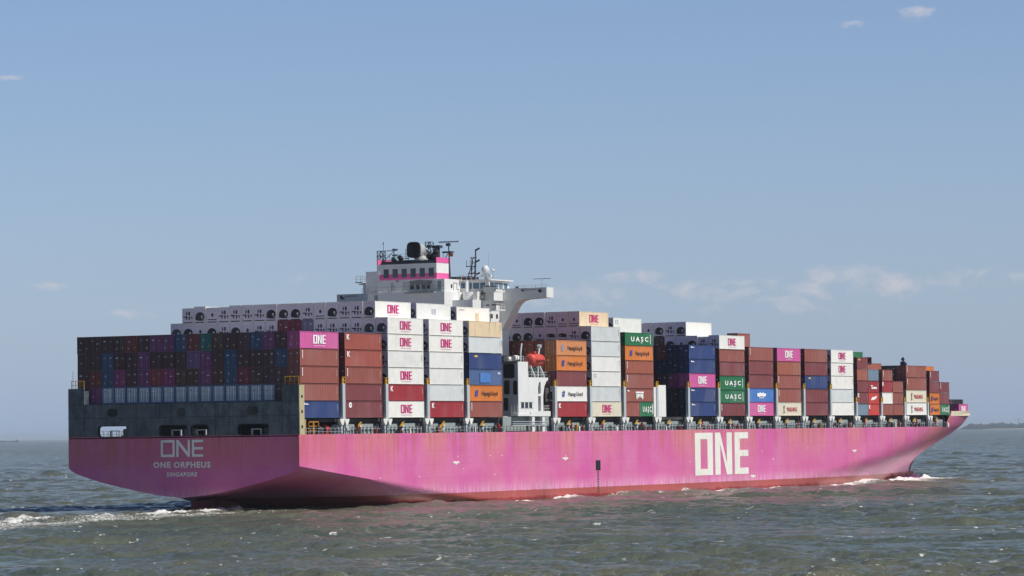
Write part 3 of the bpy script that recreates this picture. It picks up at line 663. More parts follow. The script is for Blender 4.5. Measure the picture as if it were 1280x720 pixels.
# --- cargo deck structure along both sides
hatch = MB()
for b in range(0, 19):
    x = bayx(b); hh = min(half(x+12, DECK)-1.3, 21.6); hatch.box(x-.5, x+12.7, -hh, hh, 14.75, 15.3)
part('hatch_cover', hatch, paint('hatch_paint', '33302f', .7, .3, .3), ship)
part('aft_bulkhead', MB().box(13.2, 13.5, -20.5, 20.5, DECK-.1, 14.74), M_dark, ship)
rr = random.Random(11)
def bracket(x):
    """inverted pair of white gussets that carry the lashing bridge"""
    mb = MB()
    for s in (-1, 1): mb.prism([(x, 15.25), (x+s*1.45, 15.25), (x+s*1.45, 14.95), (x+s*.95, 14.2), (x+s*.5, 14.2), (x+s*.12, 14.9)], 'y', -22.95, -22.4)
    return mb
for b in range(0, 20):
    x = bayx(b)
    xe = x+12.19
    if b == 5: pass
    hh = half(x, DECK)
    if b >= 1 and b < 19:
        gx = x-1.05
        if hh > 21.5:
            part('bracket', bracket(gx), M_white, ship)
            part('pillar', MB().box(gx-.95, gx-.45, -22.8, -22.3, DECK-.1, 14.6).box(gx+.35, gx+.6, -22.6, -22.3, DECK-.1, 14.6), M_lgrey if b != 5 else M_lgrey, ship)
    # coaming panels (starboard, port mirrored for the far side)
    if 1 <= b <= 18:
        yo = hh-1.4
        for s in (-1, 1):
            y0, y1 = sorted((s*yo, s*(yo-.25)))
            part('coaming_panel', MB().box(x+.3, x+3.9, y0, y1, DECK-.1, 14.35), M_grey, ship)
            part('coaming_panel', MB().box(x+5.3, x+10.1, y0, y1, DECK-.1, 14.4+rr.uniform(-.1, .1)), M_grey, ship)
            st = MB()
            for i in range(11):
                X = x+.6+i*1.2+rr.uniform(-.2, .2); st.box(X, X+.16, min(s*(yo+.1), s*(yo+.35)), max(s*(yo+.1), s*(yo+.35)), DECK-.1, 13.9)
            st.box(x+.4, x+13.0, min(s*(yo+.12), s*(yo+.3)), max(s*(yo+.12), s*(yo+.3)), 13.5, 13.6)
            part('coaming_stay', st, M_lgrey, ship)
        part('inner_coaming', MB().box(x-1.5, x+13, -yo+.5, -yo+.7, DECK-.1, 14.7), M_dark, ship); part('inner_coaming', MB().box(x-1.5, x+13, yo-.7, yo-.5, DECK-.1, 14.7), M_dark, ship)
        mid = x+5.0
        part('cradle', MB().prism([(mid, 14.75), (mid-1.15, 13.95), (mid+.4, 13.95), (mid+.4, 14.15), (mid-.6, 14.2), (mid+.15, 14.75)], 'y', -yo-.8, -yo-.5), M_yel, ship)
        part('vent_trunk', MB().cyl((mid-.2, -yo-.5, DECK-.1), (mid-.2, -yo-.5, 13.8), .28, .28, 8).ellip((mid-.2, -yo-.5, 13.9), (.42, .42, .36), 10, 6), M_lgrey, ship, True)
        for nm, m, ch in (('hydrant_box', M_red, .75), ('valve', M_red, .5), ('marker', M_yel, .3), ('deck_box', M_decal, .35), ('winch', M_dark, .9), ('deck_box', M_dark, .8)):
            if rr.random() < ch:
                X = x+rr.uniform(.8, 11); w = rr.uniform(.25, .6); hgt = rr.uniform(.5, 1.1) if nm != 'marker' else 1.3
                z0 = DECK-.1 if nm != 'hydrant_box' else DECK+.5
                part(nm, MB().box(X, X+w, -yo-1.1, -yo-.75, z0, z0+hgt).cyl((X+w/2, -yo-.95, z0+hgt), (X+w/2, -yo-.95, z0+hgt+.25), .12, .12, 6), m, ship)
# guard rails at the deck edge
for b in range(0, 19):
    x = bayx(b); L2 = PITCH if b != 4 else 21
    if x > 275: L2 = 9
    for s in (-1, 1):
        g = MB()
        n = int(L2/1.25)
        for i in range(n+1):
            X = x-1.9+i*L2/n
            if X < XT+2: continue
            y = s*(half(X, DECK)-.12); g.cyl((X, y, DECK-.12), (X, y, 13.75), .045, .045, 4)
        for z in (13.15, 13.72):
            y0, y1 = s*(half(max(x-1.9, XT+2), DECK)-.12), s*(half(x-1.9+L2, DECK)-.12); g.cyl((max(x-1.9, XT+2), y0, z), (x-1.9+L2, y1, z), .028, .028, 4)
        part('guard_rail', g, M_dark if b % 3 else M_lgrey, ship)
# stern mooring deck gear
part('rack', MB().box(3.2, 3.35, -22, -21.8, DECK-.1, 14.9).box(6.3, 6.45, -22, -21.8, DECK-.1, 14.9).box(3.2, 6.4, -22, -21.8, 14.7, 14.9).box(3.2, 6.4, -22, -21.8, 14.0, 14.15).box(3.2, 6.4, -22, -21.8, 13.3, 13.4).box(4.5, 4.9, -22.05, -21.8, DECK, 14.8), paint('orange_rack_paint', 'b07828', .6, .4, .3), ship)
for X, m, nm in ((6.5, M_dark, 'mooring_winch'), (8.9, M_red, 'mooring_reel'), (12.6, M_lgrey, 'fairlead'), (15.2, M_lgrey, 'fairlead')):
    part(nm, MB().cyl((X-.7, -21.7, 13.5), (X+.7, -21.7, 13.5), .55, .55, 12).cyl((X-.8, -21.7, 13.5), (X-.7, -21.7, 13.5), .85, .85, 12).box(X-.9, X+.9, -21.9, -21.2, DECK-.1, 13.1), m, ship, False)
for y in (14, 1.5, -3.5, -14.5):
    part('mooring_winch', MB().cyl((3.5, y-1.2, 13.5), (3.5, y+1.2, 13.5), .6, .6, 12).box(2.8, 4.2, y-1.4, y+1.4, DECK-.1, 13.0), M_lgrey if y > 0 else M_grey, ship)
    part('fairlead', MB().box(-1.2, -.9, y-1.0, y-.8, DECK-.1, 13.7).box(-1.2, -.9, y+.8, y+1.0, DECK-.1, 13.7).box(-1.2, -.9, y-1.0, y+1.0, 13.65, 13.8), M_lgrey, ship)

# --- lashing bridges in the gaps between bays
for b in range(1, 19):
    x = bayx(b); gx = x-1.05; hh = min(half(x, DECK)-.35, 22.85)
    if b == 5: gx = x-1.1
    top = 21.2 if b < 15 else 18.4 if b >= 15 else 21.2
    if b >= 17: hh = min(hh, half(x, 14)-.6)
    lb = part('lashing_bridge', MB().box(gx-.3, gx-.1, -hh+1.2, hh-1.2, 17.9, 18.15).box(gx-.3, gx-.1, -hh+1.2, hh-1.2, top-.3, top-.05).box(gx-.28, gx-.12, -hh+.6, hh-.6, 15.3, 15.5), M_dark, ship)
    for s in (-1, 1):
        y0, y1 = sorted((s*hh, s*(hh-.55)))
        pt = part('post', MB().box(gx-.45, gx+.4, y0, y1, 15.25, top).box(gx-.5, gx+.45, y0-.02, y1+.02, 18.1, 18.28), M_lgrey, lb)
    br = MB()
    for k in range(0, 17):
        y = -hh+1.3+k*(2*hh-2.6)/16
        br.box(gx-.32, gx-.08, y-.1, y+.1, 15.3, top)
    for k in range(0, 16, 2):
        y = -hh+1.3+k*(2*hh-2.6)/16; br.cyl((gx-.35, y, 15.6), (gx-.35, y+2.5, 18), .04, .04, 4); br.cyl((gx-.35, y+2.5, 15.6), (gx-.35, y, 18), .04, .04, 4)
    part('lattice', br, M_dark, lb)
    cg = MB()
    for dx in (-.5, .42):
        cg.box(gx+dx-.05, gx+dx+.05, -hh, -hh+.1, top, top+1.15)
    for z in (top+.5, top+1.1): cg.box(gx-.5, gx+.45, -hh, -hh+.08, z-.05, z+.05)
    cg.box(gx-.25, gx+.15, -hh+.1, -hh+.5, top, top+.9)
    part('cage', cg, M_yel, lb)
part('locker_panel', MB().box(132.3, 135.9, -22.8, -22.2, 15.35, 21.6).box(132.25, 135.95, -22.83, -22.2, 18.3, 18.42), M_white, ship)
part('locker_panel', MB().box(130.6, 131.6, -22.75, -22.3, 15.35, 21.2), M_white, ship)

# --- superstructure
M_sw = paint('superstructure_white', 'dfe0de', .42, .2, .2)
M_pk = paint('funnel_pink', 'de5a9c', .45, .12, .15)
house = part('deck_house', MB().box(75.6, 88.5, -12.9, 12.9, 12.7, 37.3), M_sw, ship)
def sub(nm, mb_, m, par=house, sm_=False): return part(nm, mb_, m, par, sm_)
# engine casing (aft), steps and striped top
cas = part('engine_casing', MB().box(72.6, 79.0, -8.6, 7.9, 30, 38.9), M_sw, ship)
sub('casing_block', MB().box(73.2, 80.0, -8.3, 6.1, 38.9, 41.25).box(73.8, 79.4, 6.1, 9.0, 38.9, 43.1), M_sw, cas)
stk = part('funnel_casing', MB().box(73.9, 79.1, -6.25, 6.6, 41.25, 44.3), M_sw, ship)
# pink stripes stand a few mm proud
for z0, z1 in ((41.35, 42.45),): sub('stripe', MB().box(73.88, 79.12, -6.27, 6.62, z0, z1), M_pk, stk)
sub('parapet', MB().box(73.9, 79.1, -6.25, -6.1, 44.35, 45.35), M_pk, stk); sub('parapet', MB().box(73.9, 79.1, 6.45, 6.6, 44.3, 45.3), M_pk, stk)
sub('parapet', MB().box(78.95, 79.1, -6.1, 6.45, 44.3, 45.3), M_dark, stk); sub('exhaust_deck_gear', MB().box(74.6, 78.6, -5.6, 6.1, 44.3, 44.9), M_dark, stk)
wb = MB()
for i in range(6):
    y = 4.6-i*1.95
    sub('window', MB().box(73.84, 73.9, y-.55, y+.55, 41.75, 43.4), plain('louvre_grey', '49545c', .5), stk)
sub('vent_row', MB().box(73.1, 73.18, -5.3, -4.6, 39.5, 40.25).box(73.1, 73.18, -4.2, -3.5, 39.5, 40.25).box(73.1, 73.18, -3.0, -2.2, 39.5, 40.25).box(73.1, 73.18, -1.8, -1.0, 39.5, 40.25), plain('vent_dark', '3c3a2c', .6), cas)
sub('soot_panel', MB().box(73.16, 73.19, -6.3, .6, 39.1, 41.0), paint('casing_panel_grey', 'c8ccc8', .5, .5, .4), cas)
def rail(pts, h=1.1, sp=1.4, r=.035):
    mb = MB()
    for a, b in zip(pts, pts[1:]):
        a, b = Vector(a), Vector(b); n = max(1, int((b-a).length/sp))
        for i in range(n+1):
            p = a+(b-a)*i/n; mb.cyl(p, p+Vector((0, 0, h)), r, r, 4)
        for k in (.5, 1): mb.cyl(a+Vector((0, 0, h*k)), b+Vector((0, 0, h*k)), r*.8, r*.8, 4)
    return mb
sub('railing', rail([(72.7, -8.5, 38.9), (72.7, 7.8, 38.9)]), M_lg, cas)
sub('platform', MB().box(71.6, 73.4, -6.9, -.6, 38.7, 38.9), M_grey, cas)
sub('platform', MB().box(72.6, 76, 9.0, 10.6, 41.0, 41.2), M_lgrey, cas); sub('railing', rail([(72.7, 9.0, 41.2), (72.7, 10.5, 41.2), (76, 10.5, 41.2)]), M_lg, cas)
sub('railing', rail([(72.7, 8, 38.9), (74, 10, 38.9)]), M_lg, cas)
# exhaust uptake: black mouth pointing aft and up
fp = MB(); rings = [((77.8, -3.3, 44.3), 1.35, 1.5), ((77.4, -3.0, 45.2), 1.4, 1.6), ((76.6, -2.2, 46.0), 1.4, 1.7), ((75.4, -1.4, 46.7), 1.38, 1.75), ((74.6, -1.05, 46.9), 1.38, 1.75)]
main = MB(); n = 18
for i, (c, ry, rz) in enumerate(rings):
    tilt = min(1, i/3)
    for j in range(n):
        t = 2*math.pi*j/n; c0, s0 = math.cos(t), math.sin(t); y = c[1]+ry*math.copysign(abs(c0)**.62, c0); s_ = math.copysign(abs(s0)**.62, s0)
        main.v.append((c[0]-(1-tilt)*rz*s_, y, c[2]+tilt*1.0*rz*s_*.82))
for i in range(len(rings)-1):
    for j in range(n):
        k = (j+1) % n; main.f.append((i*n+j, i*n+k, (i+1)*n+k, (i+1)*n+j))
ex = part('funnel', main, paint('funnel_grey', 'b0b4b2', .4, .1, .3), ship, True)
cap = MB().prism([(-1.05+1.42*math.copysign(abs(math.cos(R(a)))**.6, math.cos(R(a))), 46.9+1.5*math.copysign(abs(math.sin(R(a)))**.6, math.sin(R(a)))) for a in range(0, 360, 15)], 'x', 74.3, 74.75); sub('funnel_mouth', cap, plain('soot_black', '0b0b0d', .8), ex)
sub('funnel_base', MB().cyl((76.2, -2.1, 44.3), (75.9, -1.6, 45.8), 1.25, 1.2, 14), MATS['funnel_grey'], ex, True)
sub('funnel_ladder', MB().box(75.0, 75.1, .45, .55, 44.3, 47.8).box(75.0, 75.1, .95, 1.02, 45.4, 47.2).box(74.7, 75.5, .4, 1.4, 45.3, 45.4), M_dark, ex)
for (y, z1, r) in ((3.7, 45.6, .38), (2.35, 45.9, .42), (.9, 45.1, .25), (-3.9, 45.9, .42), (-4.9, 46.0, .45), (-5.4, 46.9, .42)):
    mb = MB().cyl((75.6, y, 44.2), (75.6, y-.05, z1-.5), r, r, 10).cyl((75.7, y-.05, z1-.6), (74.9, y+.05, z1-.2), r*1.1, r*1.05, 10)
    part('exhaust_pipe', mb, plain('pipe_black', '1a1c20', .6), ship)
def lattice(x, y, z0, z1, w, n, legs=4, taper=1.0):
    mb = MB(); L_ = []
    for sx, sy in ((-1, -1), (1, -1), (1, 1), (-1, 1))[:legs]: L_.append((sx, sy))
    def P(s_, k): f = w/2*(1+(taper-1)*k/n); return (x+s_[0]*f, y+s_[1]*f, z0+(z1-z0)*k/n)
    for s_ in L_: mb.cyl(P(s_, 0), P(s_, n), .085, .085, 5)
    for k in range(n):
        for i in range(len(L_)):
            j = (i+1) % len(L_); mb.cyl(P(L_[i], k), P(L_[j], k+1), .045, .045, 4); mb.cyl(P(L_[i], k+1), P(L_[j], k+1), .055, .055, 4)
    return mb
M_mast = plain('mast_dark', '2c3644', .55)
ml = lattice(76, 6.9, 43.1, 47.0, 1.1, 4)
ml.cyl((76, 6.4, 43.1), (76, 6.4, 48.3), .08, .04, 5).cyl((76, 7.4, 47), (76, 3.4, 47), .07, .07, 5).cyl((76, 6.3, 45.2), (76, 4.0, 47), .06, .06, 5).cyl((76, 7.3, 45.3), (76, 3.7, 45.2), .05, .05, 5)
ml.cyl((76, 4.1, 44.4), (76, 4.1, 47.5), .09, .09, 5).cyl((76, 4.5, 46.1), (76, 3.3, 46.1), .12, .12, 5).cyl((76, 4.5, 47.2), (76, 3.3, 47.2), .12, .12, 5).cyl((76, 6.5, 48.3), (75.6, 6.1, 48.6), .09, .09, 5)
part('lattice_mast', ml, M_mast, ship)
part('lattice_mast', lattice(77, -3.0, 44.3, 48.4, 1.1, 4).cyl((77, -2.5, 47.6), (77, -3.4, 47.6), .3, .3, 6), M_mast, ship)
part('signal_mast', MB().box(76.7, 77.3, -5.1, -4.4, 44.3, 47.4).box(76.4, 77.6, -5.5, -3.9, 47.2, 47.7).ellip((77, -4.2, 45.9), (.35, .35, .7), 8, 6), M_mast, ship)
rm = MB().cyl((78.6, -6.5, 41), (78.6, -6.2, 48.2), .16, .1, 6).cyl((78.6, -4.7, 44.3), (78.6, -6.1, 46.2), .08, .08, 5).box(78.1, 79.1, -7.1, -5.1, 46.3, 46.6).box(78.3, 78.9, -6.5, -5.8, 47.6, 48.1)
rm.cyl((78.4, -5.2, 44.9), (78.4, -5.2, 46.4), .04, .04, 4)
rmo = part('radar_mast', rm, M_mast, ship)
sub('radar_scanner', MB().box(78.4, 78.8, -8.6, -4.2, 48.25, 48.5), plain('scanner_grey', 'b9c2c8', .5), rmo)
sub('flag', MB().box(78.55, 78.62, -7.2, -6.35, 45.6, 46.0), plain('flag_gold', 'c88a2a', .7), rmo); sub('flag', MB().box(78.55, 78.62, -7.1, -6.3, 45.95, 46.25), M_red, rmo)
for z in (31.5, 34.0):
    for x in (80.5, 82.5, 84.5): sub('window', MB().box(x, x+.7, -12.95, -12.905, z, z+.8), M_glass)
for y in (-4.2, 2.8): sub('ladder', MB().box(73.1, 73.19, y-.25, y-.2, 39.0, 41.2).box(73.1, 73.19, y+.2, y+.25, 39.0, 41.2).box(73.12, 73.18, y-.2, y+.2, 39.5, 39.56).box(73.12, 73.18, y-.2, y+.2, 40.1, 40.16).box(73.12, 73.18, y-.2, y+.2, 40.7, 40.76), M_grey, cas)
sub('door', MB().box(73.12, 73.19, -7.7, -6.9, 38.95, 40.9), M_grey, cas); sub('door', MB().box(72.52, 72.59, 5.6, 6.4, 36.6, 38.6), M_grey, cas)
sub('floodlight', MB().box(73.5, 73.9, -5.6, -5.2, 41.05, 41.25), M_dark, cas); sub('floodlight', MB().box(73.0, 73.3, 1.5, 1.9, 41.0, 41.2), M_dark, cas)
sub('soot_stain', MB().prism([(-5.5, 40.3), (-1.0, 40.3), (-.7, 41.0), (-3, 41.22), (-5.9, 41.0)], 'x', 73.145, 73.158), paint('soot_grey', '8d8c84', .7, .5, .5), cas)
part('railing', rail([(74, -6.1, 45.4), (74, 6.4, 45.2)], .9, 1.2, .04), M_dark, ship)
# starboard face of the casing
sub('door', MB().box(75.6, 76.1, -8.34, -8.29, 39.6, 40.3), M_dark, cas)
sub('pipework', MB().path([(76.5, -8.36, 39.2), (76.5, -8.36, 40.6), (77.8, -8.36, 40.6), (77.8, -8.36, 39.4), (78.6, -8.36, 39.4)], .05, 5), M_grey, cas)
# bridge house forward of it
bh = part('bridge_house', MB().box(80.4, 88.5, -13.6, 13.6, 37.3, 41.0).box(79.2, 80.6, -9.6, 9.6, 37.3, 41.0), M_sw, ship)
sub('roof', MB().box(80.0, 89.0, -14.3, 14.3, 41.0, 41.2), M_sw, bh)
sub('roof_block', MB().box(80.6, 84, -9.6, -5.2, 41.2, 41.9), M_dark, bh)
for y0, y1 in ((-13.3, -11.9), (-11.6, -10.4), (-10.1, -9.7)): sub('window', MB().box(80.34, 80.39, y0, y1, 39.5, 40.6), plain('bridge_glass', '3a6280', .15), bh)
for (y0, y1) in ((-9.3, -8.5), (-8.0, -7.2)): sub('window', MB().box(79.14, 79.19, y0, y1, 39.6, 40.6), plain('bridge_glass', '3a6280', .15), bh)
for i in range(4): sub('window', MB().box(81+i*1.8, 82.3+i*1.8, -13.66, -13.61, 39.5, 40.6), plain('bridge_glass', '3a6280', .15), bh)
sub('fire_station', MB().box(79.0, 79.15, -7.1, -6.5, 39.2, 39.8), M_red, bh)
sub('panel', MB().box(79.9, 80.35, -12.3, -10.2, 37.4, 39.0).box(79.9, 80.3, -14.0, -13.2, 37.2, 41.3), M_white, bh)
sub('locker', MB().box(79.8, 79.88, -11.4, -11.0, 38.4, 38.9).box(79.8, 79.88, -13.0, -12.4, 38.3, 39.1), M_dark, bh)
# cylindrical vent trunks, half round
for y in (-6.4, -10.2):
    part('vent_tower', MB().cyl((79.4, y, 34), (79.4, y, 38.9), 1.35, 1.35, 20), M_sw, ship, False)
    part('vent_fin', MB().box(78.0, 79.0, y-2.35, y-1.45, 34, 38.9), M_white, ship)
# balconies on the starboard quarter of the house
for z in (35.5, 39.0):
    bl = part('balcony', MB().box(78.8, 82.5, -16.0, -13.4, z-.2, z), M_sw, ship)
    sub('railing', rail([(78.9, -13.4, z), (78.9, -15.9, z), (82.4, -15.9, z)], 1.05, .9, .04).box(78.85, 78.9, -15.9, -13.4, z+.05, z+.7), M_white, bl)
    sub('equipment', MB().box(79.3, 79.9, -14.3, -13.7, z, z+.95).box(79.3, 79.9, -15.5, -14.8, z, z+.95), M_dark, bl)
def stair(p0, p1, w, m):
    mb = MB(); p0, p1 = Vector(p0), Vector(p1)
    for dy in (-w/2, w/2): mb.cyl(p0+Vector((0, dy, 0)), p1+Vector((0, dy, 0)), .07, .07, 4); mb.cyl(p0+Vector((0, dy, .9)), p1+Vector((0, dy, .9)), .04, .04, 4)
    n = int((p1.z-p0.z)/.3)
    for i in range(n):
        q = p0+(p1-p0)*(i+.5)/n; mb.box(q.x-.12, q.x+.12, q.y-w/2, q.y+w/2, q.z-.03, q.z+.03)
    return mb
part('stair', stair((78.2, -10.2, 35), (79.6, -13.4, 39.2), .7, M_white), M_lg, ship)
part('stair', stair((77.8, -6.2, 38.9), (79.0, -8.9, 41.2), .7, M_white), M_lg, ship)
part('railing', rail([(80.2, -14.2, 41.2), (80.2, -8, 41.2)], 1.0, 1.0, .04), M_white, ship)
# main signal mast above the bridge
mm = MB().cyl((82, -9.9, 41.2), (82, -10.1, 46.9), .2, .12, 6).cyl((82, -9.1, 41.2), (82, -9.3, 45.5), .13, .1, 6).cyl((82, -8.2, 41.2), (82, -9.5, 44.8), .1, .1, 5)
for z, y0, y1 in ((43.8, -8.0, -10.2), (45.4, -8.9, -10.3), (42.5, -8.4, -10.2)): mm.cyl((82, y0, z), (82, y1, z), .09, .09, 5)
for z in (46.9, 44.7, 42.3): mm.cyl((82, -10, z-.15), (82, -10.9, z+.25), .18, .18, 6)
for k in range(5): mm.cyl((82, -9.2, 41.4+k*.85), (82, -10, 42.2+k*.85), .06, .06, 4)
mm.cyl((82, -8.1, 43.9), (82, -8.1, 45.0), .05, .05, 4).cyl((82, -8.9, 43.9), (82, -8.9, 45.0), .05, .05, 4)
part('bridge_mast', mm, M_mast, ship)
dm_ = part('satellite_dome', MB().cyl((82, -12.2, 41.2), (82, -12.2, 42.4), .3, .25, 8), M_grey, ship)
sub('dome', MB().ellip((82, -12.15, 43.0), (.8, .72, .95), 16, 12), plain('dome_white', 'cfd6da', .4), dm_, True)
d2 = part('satellite_dome', MB().cyl((82, -13.75, 41.2), (82, -13.75, 42.7), .05, .05, 6), M_grey, ship); sub('dome', MB().ellip((82, -13.75, 42.9), (.32, .32, .28), 10, 8), MATS['dome_white'], d2, True)
part('antenna', MB().cyl((82.4, -12.6, 41.2), (82.4, -12.6, 46.3), .035, .02, 4), M_lg, ship)
for y in (-13.2, -11.8): part('floodlight', MB().box(81.5, 81.9, y-.35, y+.35, 41.7, 42.1), M_white, ship)
# bridge wing: one slab right across the ship with haunched brackets under it
wing_prof = [(-22.9, 37.7), (-18.1, 37.5), (-16.9, 37.2), (-16.2, 36.6), (-15.7, 35.8), (-15.0, 34.6), (-13.0, 31.4), (13.0, 31.4), (15.0, 34.6), (15.7, 35.8), (16.2, 36.6), (16.9, 37.2), (18.1, 37.5), (22.9, 37.7), (22.9, 39.6), (-22.9, 39.6)]
wg = part('bridge_wing', MB().prism(wing_prof, 'x', 86.0, 88.7), M_sw, ship)
part('railing', rail([(86.1, -22.8, 39.6), (86.1, -16, 39.6)], .5, 1.8, .03), M_lg, ship)
part('searchlight', MB().cyl((85.9, -21.6, 39.0), (85.6, -21.6, 39.0), .38, .3, 10).cyl((86, -17.9, 39.2), (86, -20.8, 39.2), .06, .06, 5).ellip((85.9, -17.9, 39.2), (.25, .3, .3), 8, 6), M_mast, ship)
part('searchlight', MB().cyl((86, 21.6, 39.0), (85.6, 21.6, 39.0), .45, .35, 10).cyl((86, 18.2, 39.2), (86, 21, 39.2), .06, .06, 5), M_mast, ship)
part('radar_scanner', MB().cyl((87, -21.4, 39.6), (87, -21.4, 41.2), .04, .04, 5).box(86.9, 87.1, -23.4, -19.6, 41.2, 41.32), MATS['scanner_grey'], ship)
part('roof_lamp', MB().box(86.3, 86.7, -16.6, -16.2, 39.6, 39.95).box(86.3, 86.7, -12.4, -12.1, 39.6, 39.9), M_dark, ship)
# wheelhouse platform on the port quarter of the wing
part('port_platform', MB().box(84.6, 86, 12.2, 15.3, 38.6, 38.8), M_sw, ship)
part('railing', rail([(84.7, 12.2, 38.8), (84.7, 15.2, 38.8)], 1.1, .9, .04), M_lg, ship); part('deck_machine', MB().box(85.2, 85.8, 12.9, 13.9, 38.8, 39.9).box(85, 85.6, 11.6, 12.4, 38.8, 39.5), M_dark, ship)
# lower house side and the lifeboat station on the starboard side
ls = part('lifeboat_station', MB().box(74.9, 78.7, -22.7, -22.3, 16.0, 25.6).box(74.9, 79.9, -22.3, -16, 15.95, 22.6), M_sw, ship)
arch = [(78.72, 16.0), (82.55, 16.0), (82.55, 20.9), (82.9, 21.8), (83.55, 22.0), (83.6, 16.0), (84.5, 16.0), (84.5, 19.3), (85.0, 21.1), (85.9, 22.1), (86.5, 22.25), (86.5, 22.75), (78.72, 22.75)]
sub('arched_panel', MB().prism(arch, 'y', -22.7, -22.3), M_sw, ls)
sub('inner_arch', MB().prism([(82.5, 16.0), (83.65, 16.0), (83.65, 17.2), (83.3, 18.8), (82.9, 19.3), (82.5, 19.4)], 'y', -21.7, -21.5).box(82.4, 83.7, -22.72, -22.3, 19.3, 19.7), M_sw, ls)
sub('aft_wall', MB().box(74.78, 74.88, -22.7, -16, 15.6, 25.6), paint('aft_wall_grey', 'b9bdc2', .5, .25, .25), ls)
for y0, y1, z0, z1 in ((-22.0, -19.7, 22.6, 25.2), (-20.9, -19.8, 19.6, 22.2), (-22.5, -21.7, 19.5, 22.1), (-20.6, -19.7, 16.6, 19.0)):
    sub('opening', MB().prism(rrect(y0, y1, z0, z1, .35), 'x', 74.70, 74.775), plain('opening_dark', '14181d', .5), ls)
for i in range(3): sub('window', MB().box(75.85+i*1.55, 76.95+i*1.55, -22.75, -22.705, 17.1, 18.1), M_glass, ls)
sub('window_frame', MB().box(75.6, 80.6, -22.73, -22.702, 18.12, 18.2).box(75.6, 80.6, -22.73, -22.702, 17.0, 17.08), M_grey, ls)
bsl = sub('balcony', MB().box(74.2, 86.9, -22.9, -21.4, 15.6, 15.98).box(79.2, 86.9, -22.92, -22.88, 15.55, 16.5), M_sw, ls)
sub('leg', MB().box(79.9, 80.9, -22.8, -22.2, DECK-.1, 15.6), M_sw, ls); sub('leg', MB().box(83.9, 84.8, -22.8, -22.2, DECK-.1, 15.6), M_sw, ls)
part('railing', rail([(84.7, -22.8, 16.5), (86.8, -22.8, 16.5), (86.8, -21.5, 16.5)], 1.0, .7, .04), M_white, ship)
part('railing', rail([(74.3, -22.8, 16.0), (74.3, -21.5, 16.0)], 1.6, .6, .05), M_white, ship)
part('railing', rail([(79, -22.6, 22.75), (86.4, -22.6, 22.75), (86.4, -20, 22.75)], 1.0, 1.1, .04), M_white, ship)
part('station_deck', MB().box(78.8, 86.4, -22.3, -17.0, 22.3, 22.7), M_sw, ship)
part('station_roof', MB().box(74.6, 79.9, -22.3, -16, 25.3, 25.55), M_dark, ship)
part('liferaft_canister', MB().cyl((75.2, -21.6, 26.3), (76.6, -21.6, 26.3), .5, .5, 10).cyl((75.2, -20.2, 26.1), (76.6, -20.2, 26.1), .45, .45, 10), M_white, ship)
part('deck_machine', MB().box(75, 78, -19.6, -16.2, 25.5, 26.8).cyl((75.6, -18.5, 27), (77, -17.2, 27.1), .4, .4, 8), M_dark, ship)
part('davit', MB().path([(77.2, -22, 25.6), (77.6, -21.8, 27.2), (78.8, -21.4, 29.0)], .14, 6).path([(84.2, -21.8, 22.8), (84.8, -21.6, 26.6), (86.5, -21.0, 28.6)], .16, 6).path([(82.2, -22.2, 22.8), (81.6, -21.6, 24.9)], .22, 6).path([(85.9, -22.2, 22.8), (85.0, -21.6, 25.2)], .22, 6).cyl((86.4, -21.3, 28.6), (86.4, -20.7, 28.6), .35, .35, 8), M_lgrey, ship)
part('hose_reel', MB().cyl((82.2, -21.6, 24.0), (83.0, -21.6, 24.0), .6, .6, 10).box(81.9, 83.3, -21.9, -21.2, 22.7, 23.5), plain('reel_green', '1c4a40', .5), ship)
part('railing', rail([(77.2, -22.6, 25.6), (74.9, -22.6, 25.6), (74.9, -17, 25.6)], 1.0, .9, .04), M_white, ship)
# wall of the house towards the station, gangway alongside
part('aft_house', MB().box(72.2, 75.5, -12.9, 12.9, 15.4, 30), M_sw, ship)
part('white_trunk', MB().box(84.6, 88.3, -13.5, -12.95, 24, 31.8), M_white, ship)
part('gangway', MB().box(72, 86, -23.0, -22.5, 13.85, 14.0).box(72, 86, -23.0, -22.96, 14.55, 14.65).box(72, 86, -23.0, -22.96, 14.2, 14.28), M_lgrey, ship)
part('under_structure', MB().box(71, 89, -21.5, -21.2, DECK-.1, 15.5), M_grey, ship)
part('house_recess', MB().box(70.2, 90, -20.8, 20.8, DECK-.1, 15.3), M_dark, ship)

# bow gear
part('breakwater', MB().box(309.6, 320.6, -13.0, 13.0, 15.1, 19.3), M_dark, ship)
bw = MB()
for i in range(6): bw.box(310+i*1.8, 310.3+i*1.8, -13.12, -13.0, 15.3, 19.2)
part('breakwater_rib', bw, M_dark, ship)
fm = MB().cyl((321, 2.8, 19.2), (321, 2.8, 30.0), .4, .25, 8).cyl((321, 3.6, 27.9), (321, 1.8, 28.3), .22, .22, 6).box(320.6, 321.4, 2.2, 3.4, 28.2, 28.9).box(320.7, 321.3, 2.5, 3.2, 29.2, 29.7)
part('foremast', fm.box(320.2, 321.8, 2.0, 3.6, 15.1, 19.2), M_mast, ship)
part('windlass', MB().cyl((325, -8, 16.4), (327, -8, 16.4), .9, .9, 10).box(324, 330, -9, -6, 15.2, 17.2).box(327.5, 329, -8, -6, 17.2, 17.9), paint('winch_ochre', '7c6a30', .6, .4, .3), ship)
part('deck_tank', MB().cyl((283.0, -20.6, DECK-.1), (283.0, -20.6, 15.0), .55, .55, 10).ellip((283.0, -20.6, 15.0), (.55, .55, .4), 10, 6), M_white, ship)
part('forecastle_bulkhead', MB().box(289.2, 289.5, -17.5, 17.5, DECK-.1, 15.1), M_dark, ship)

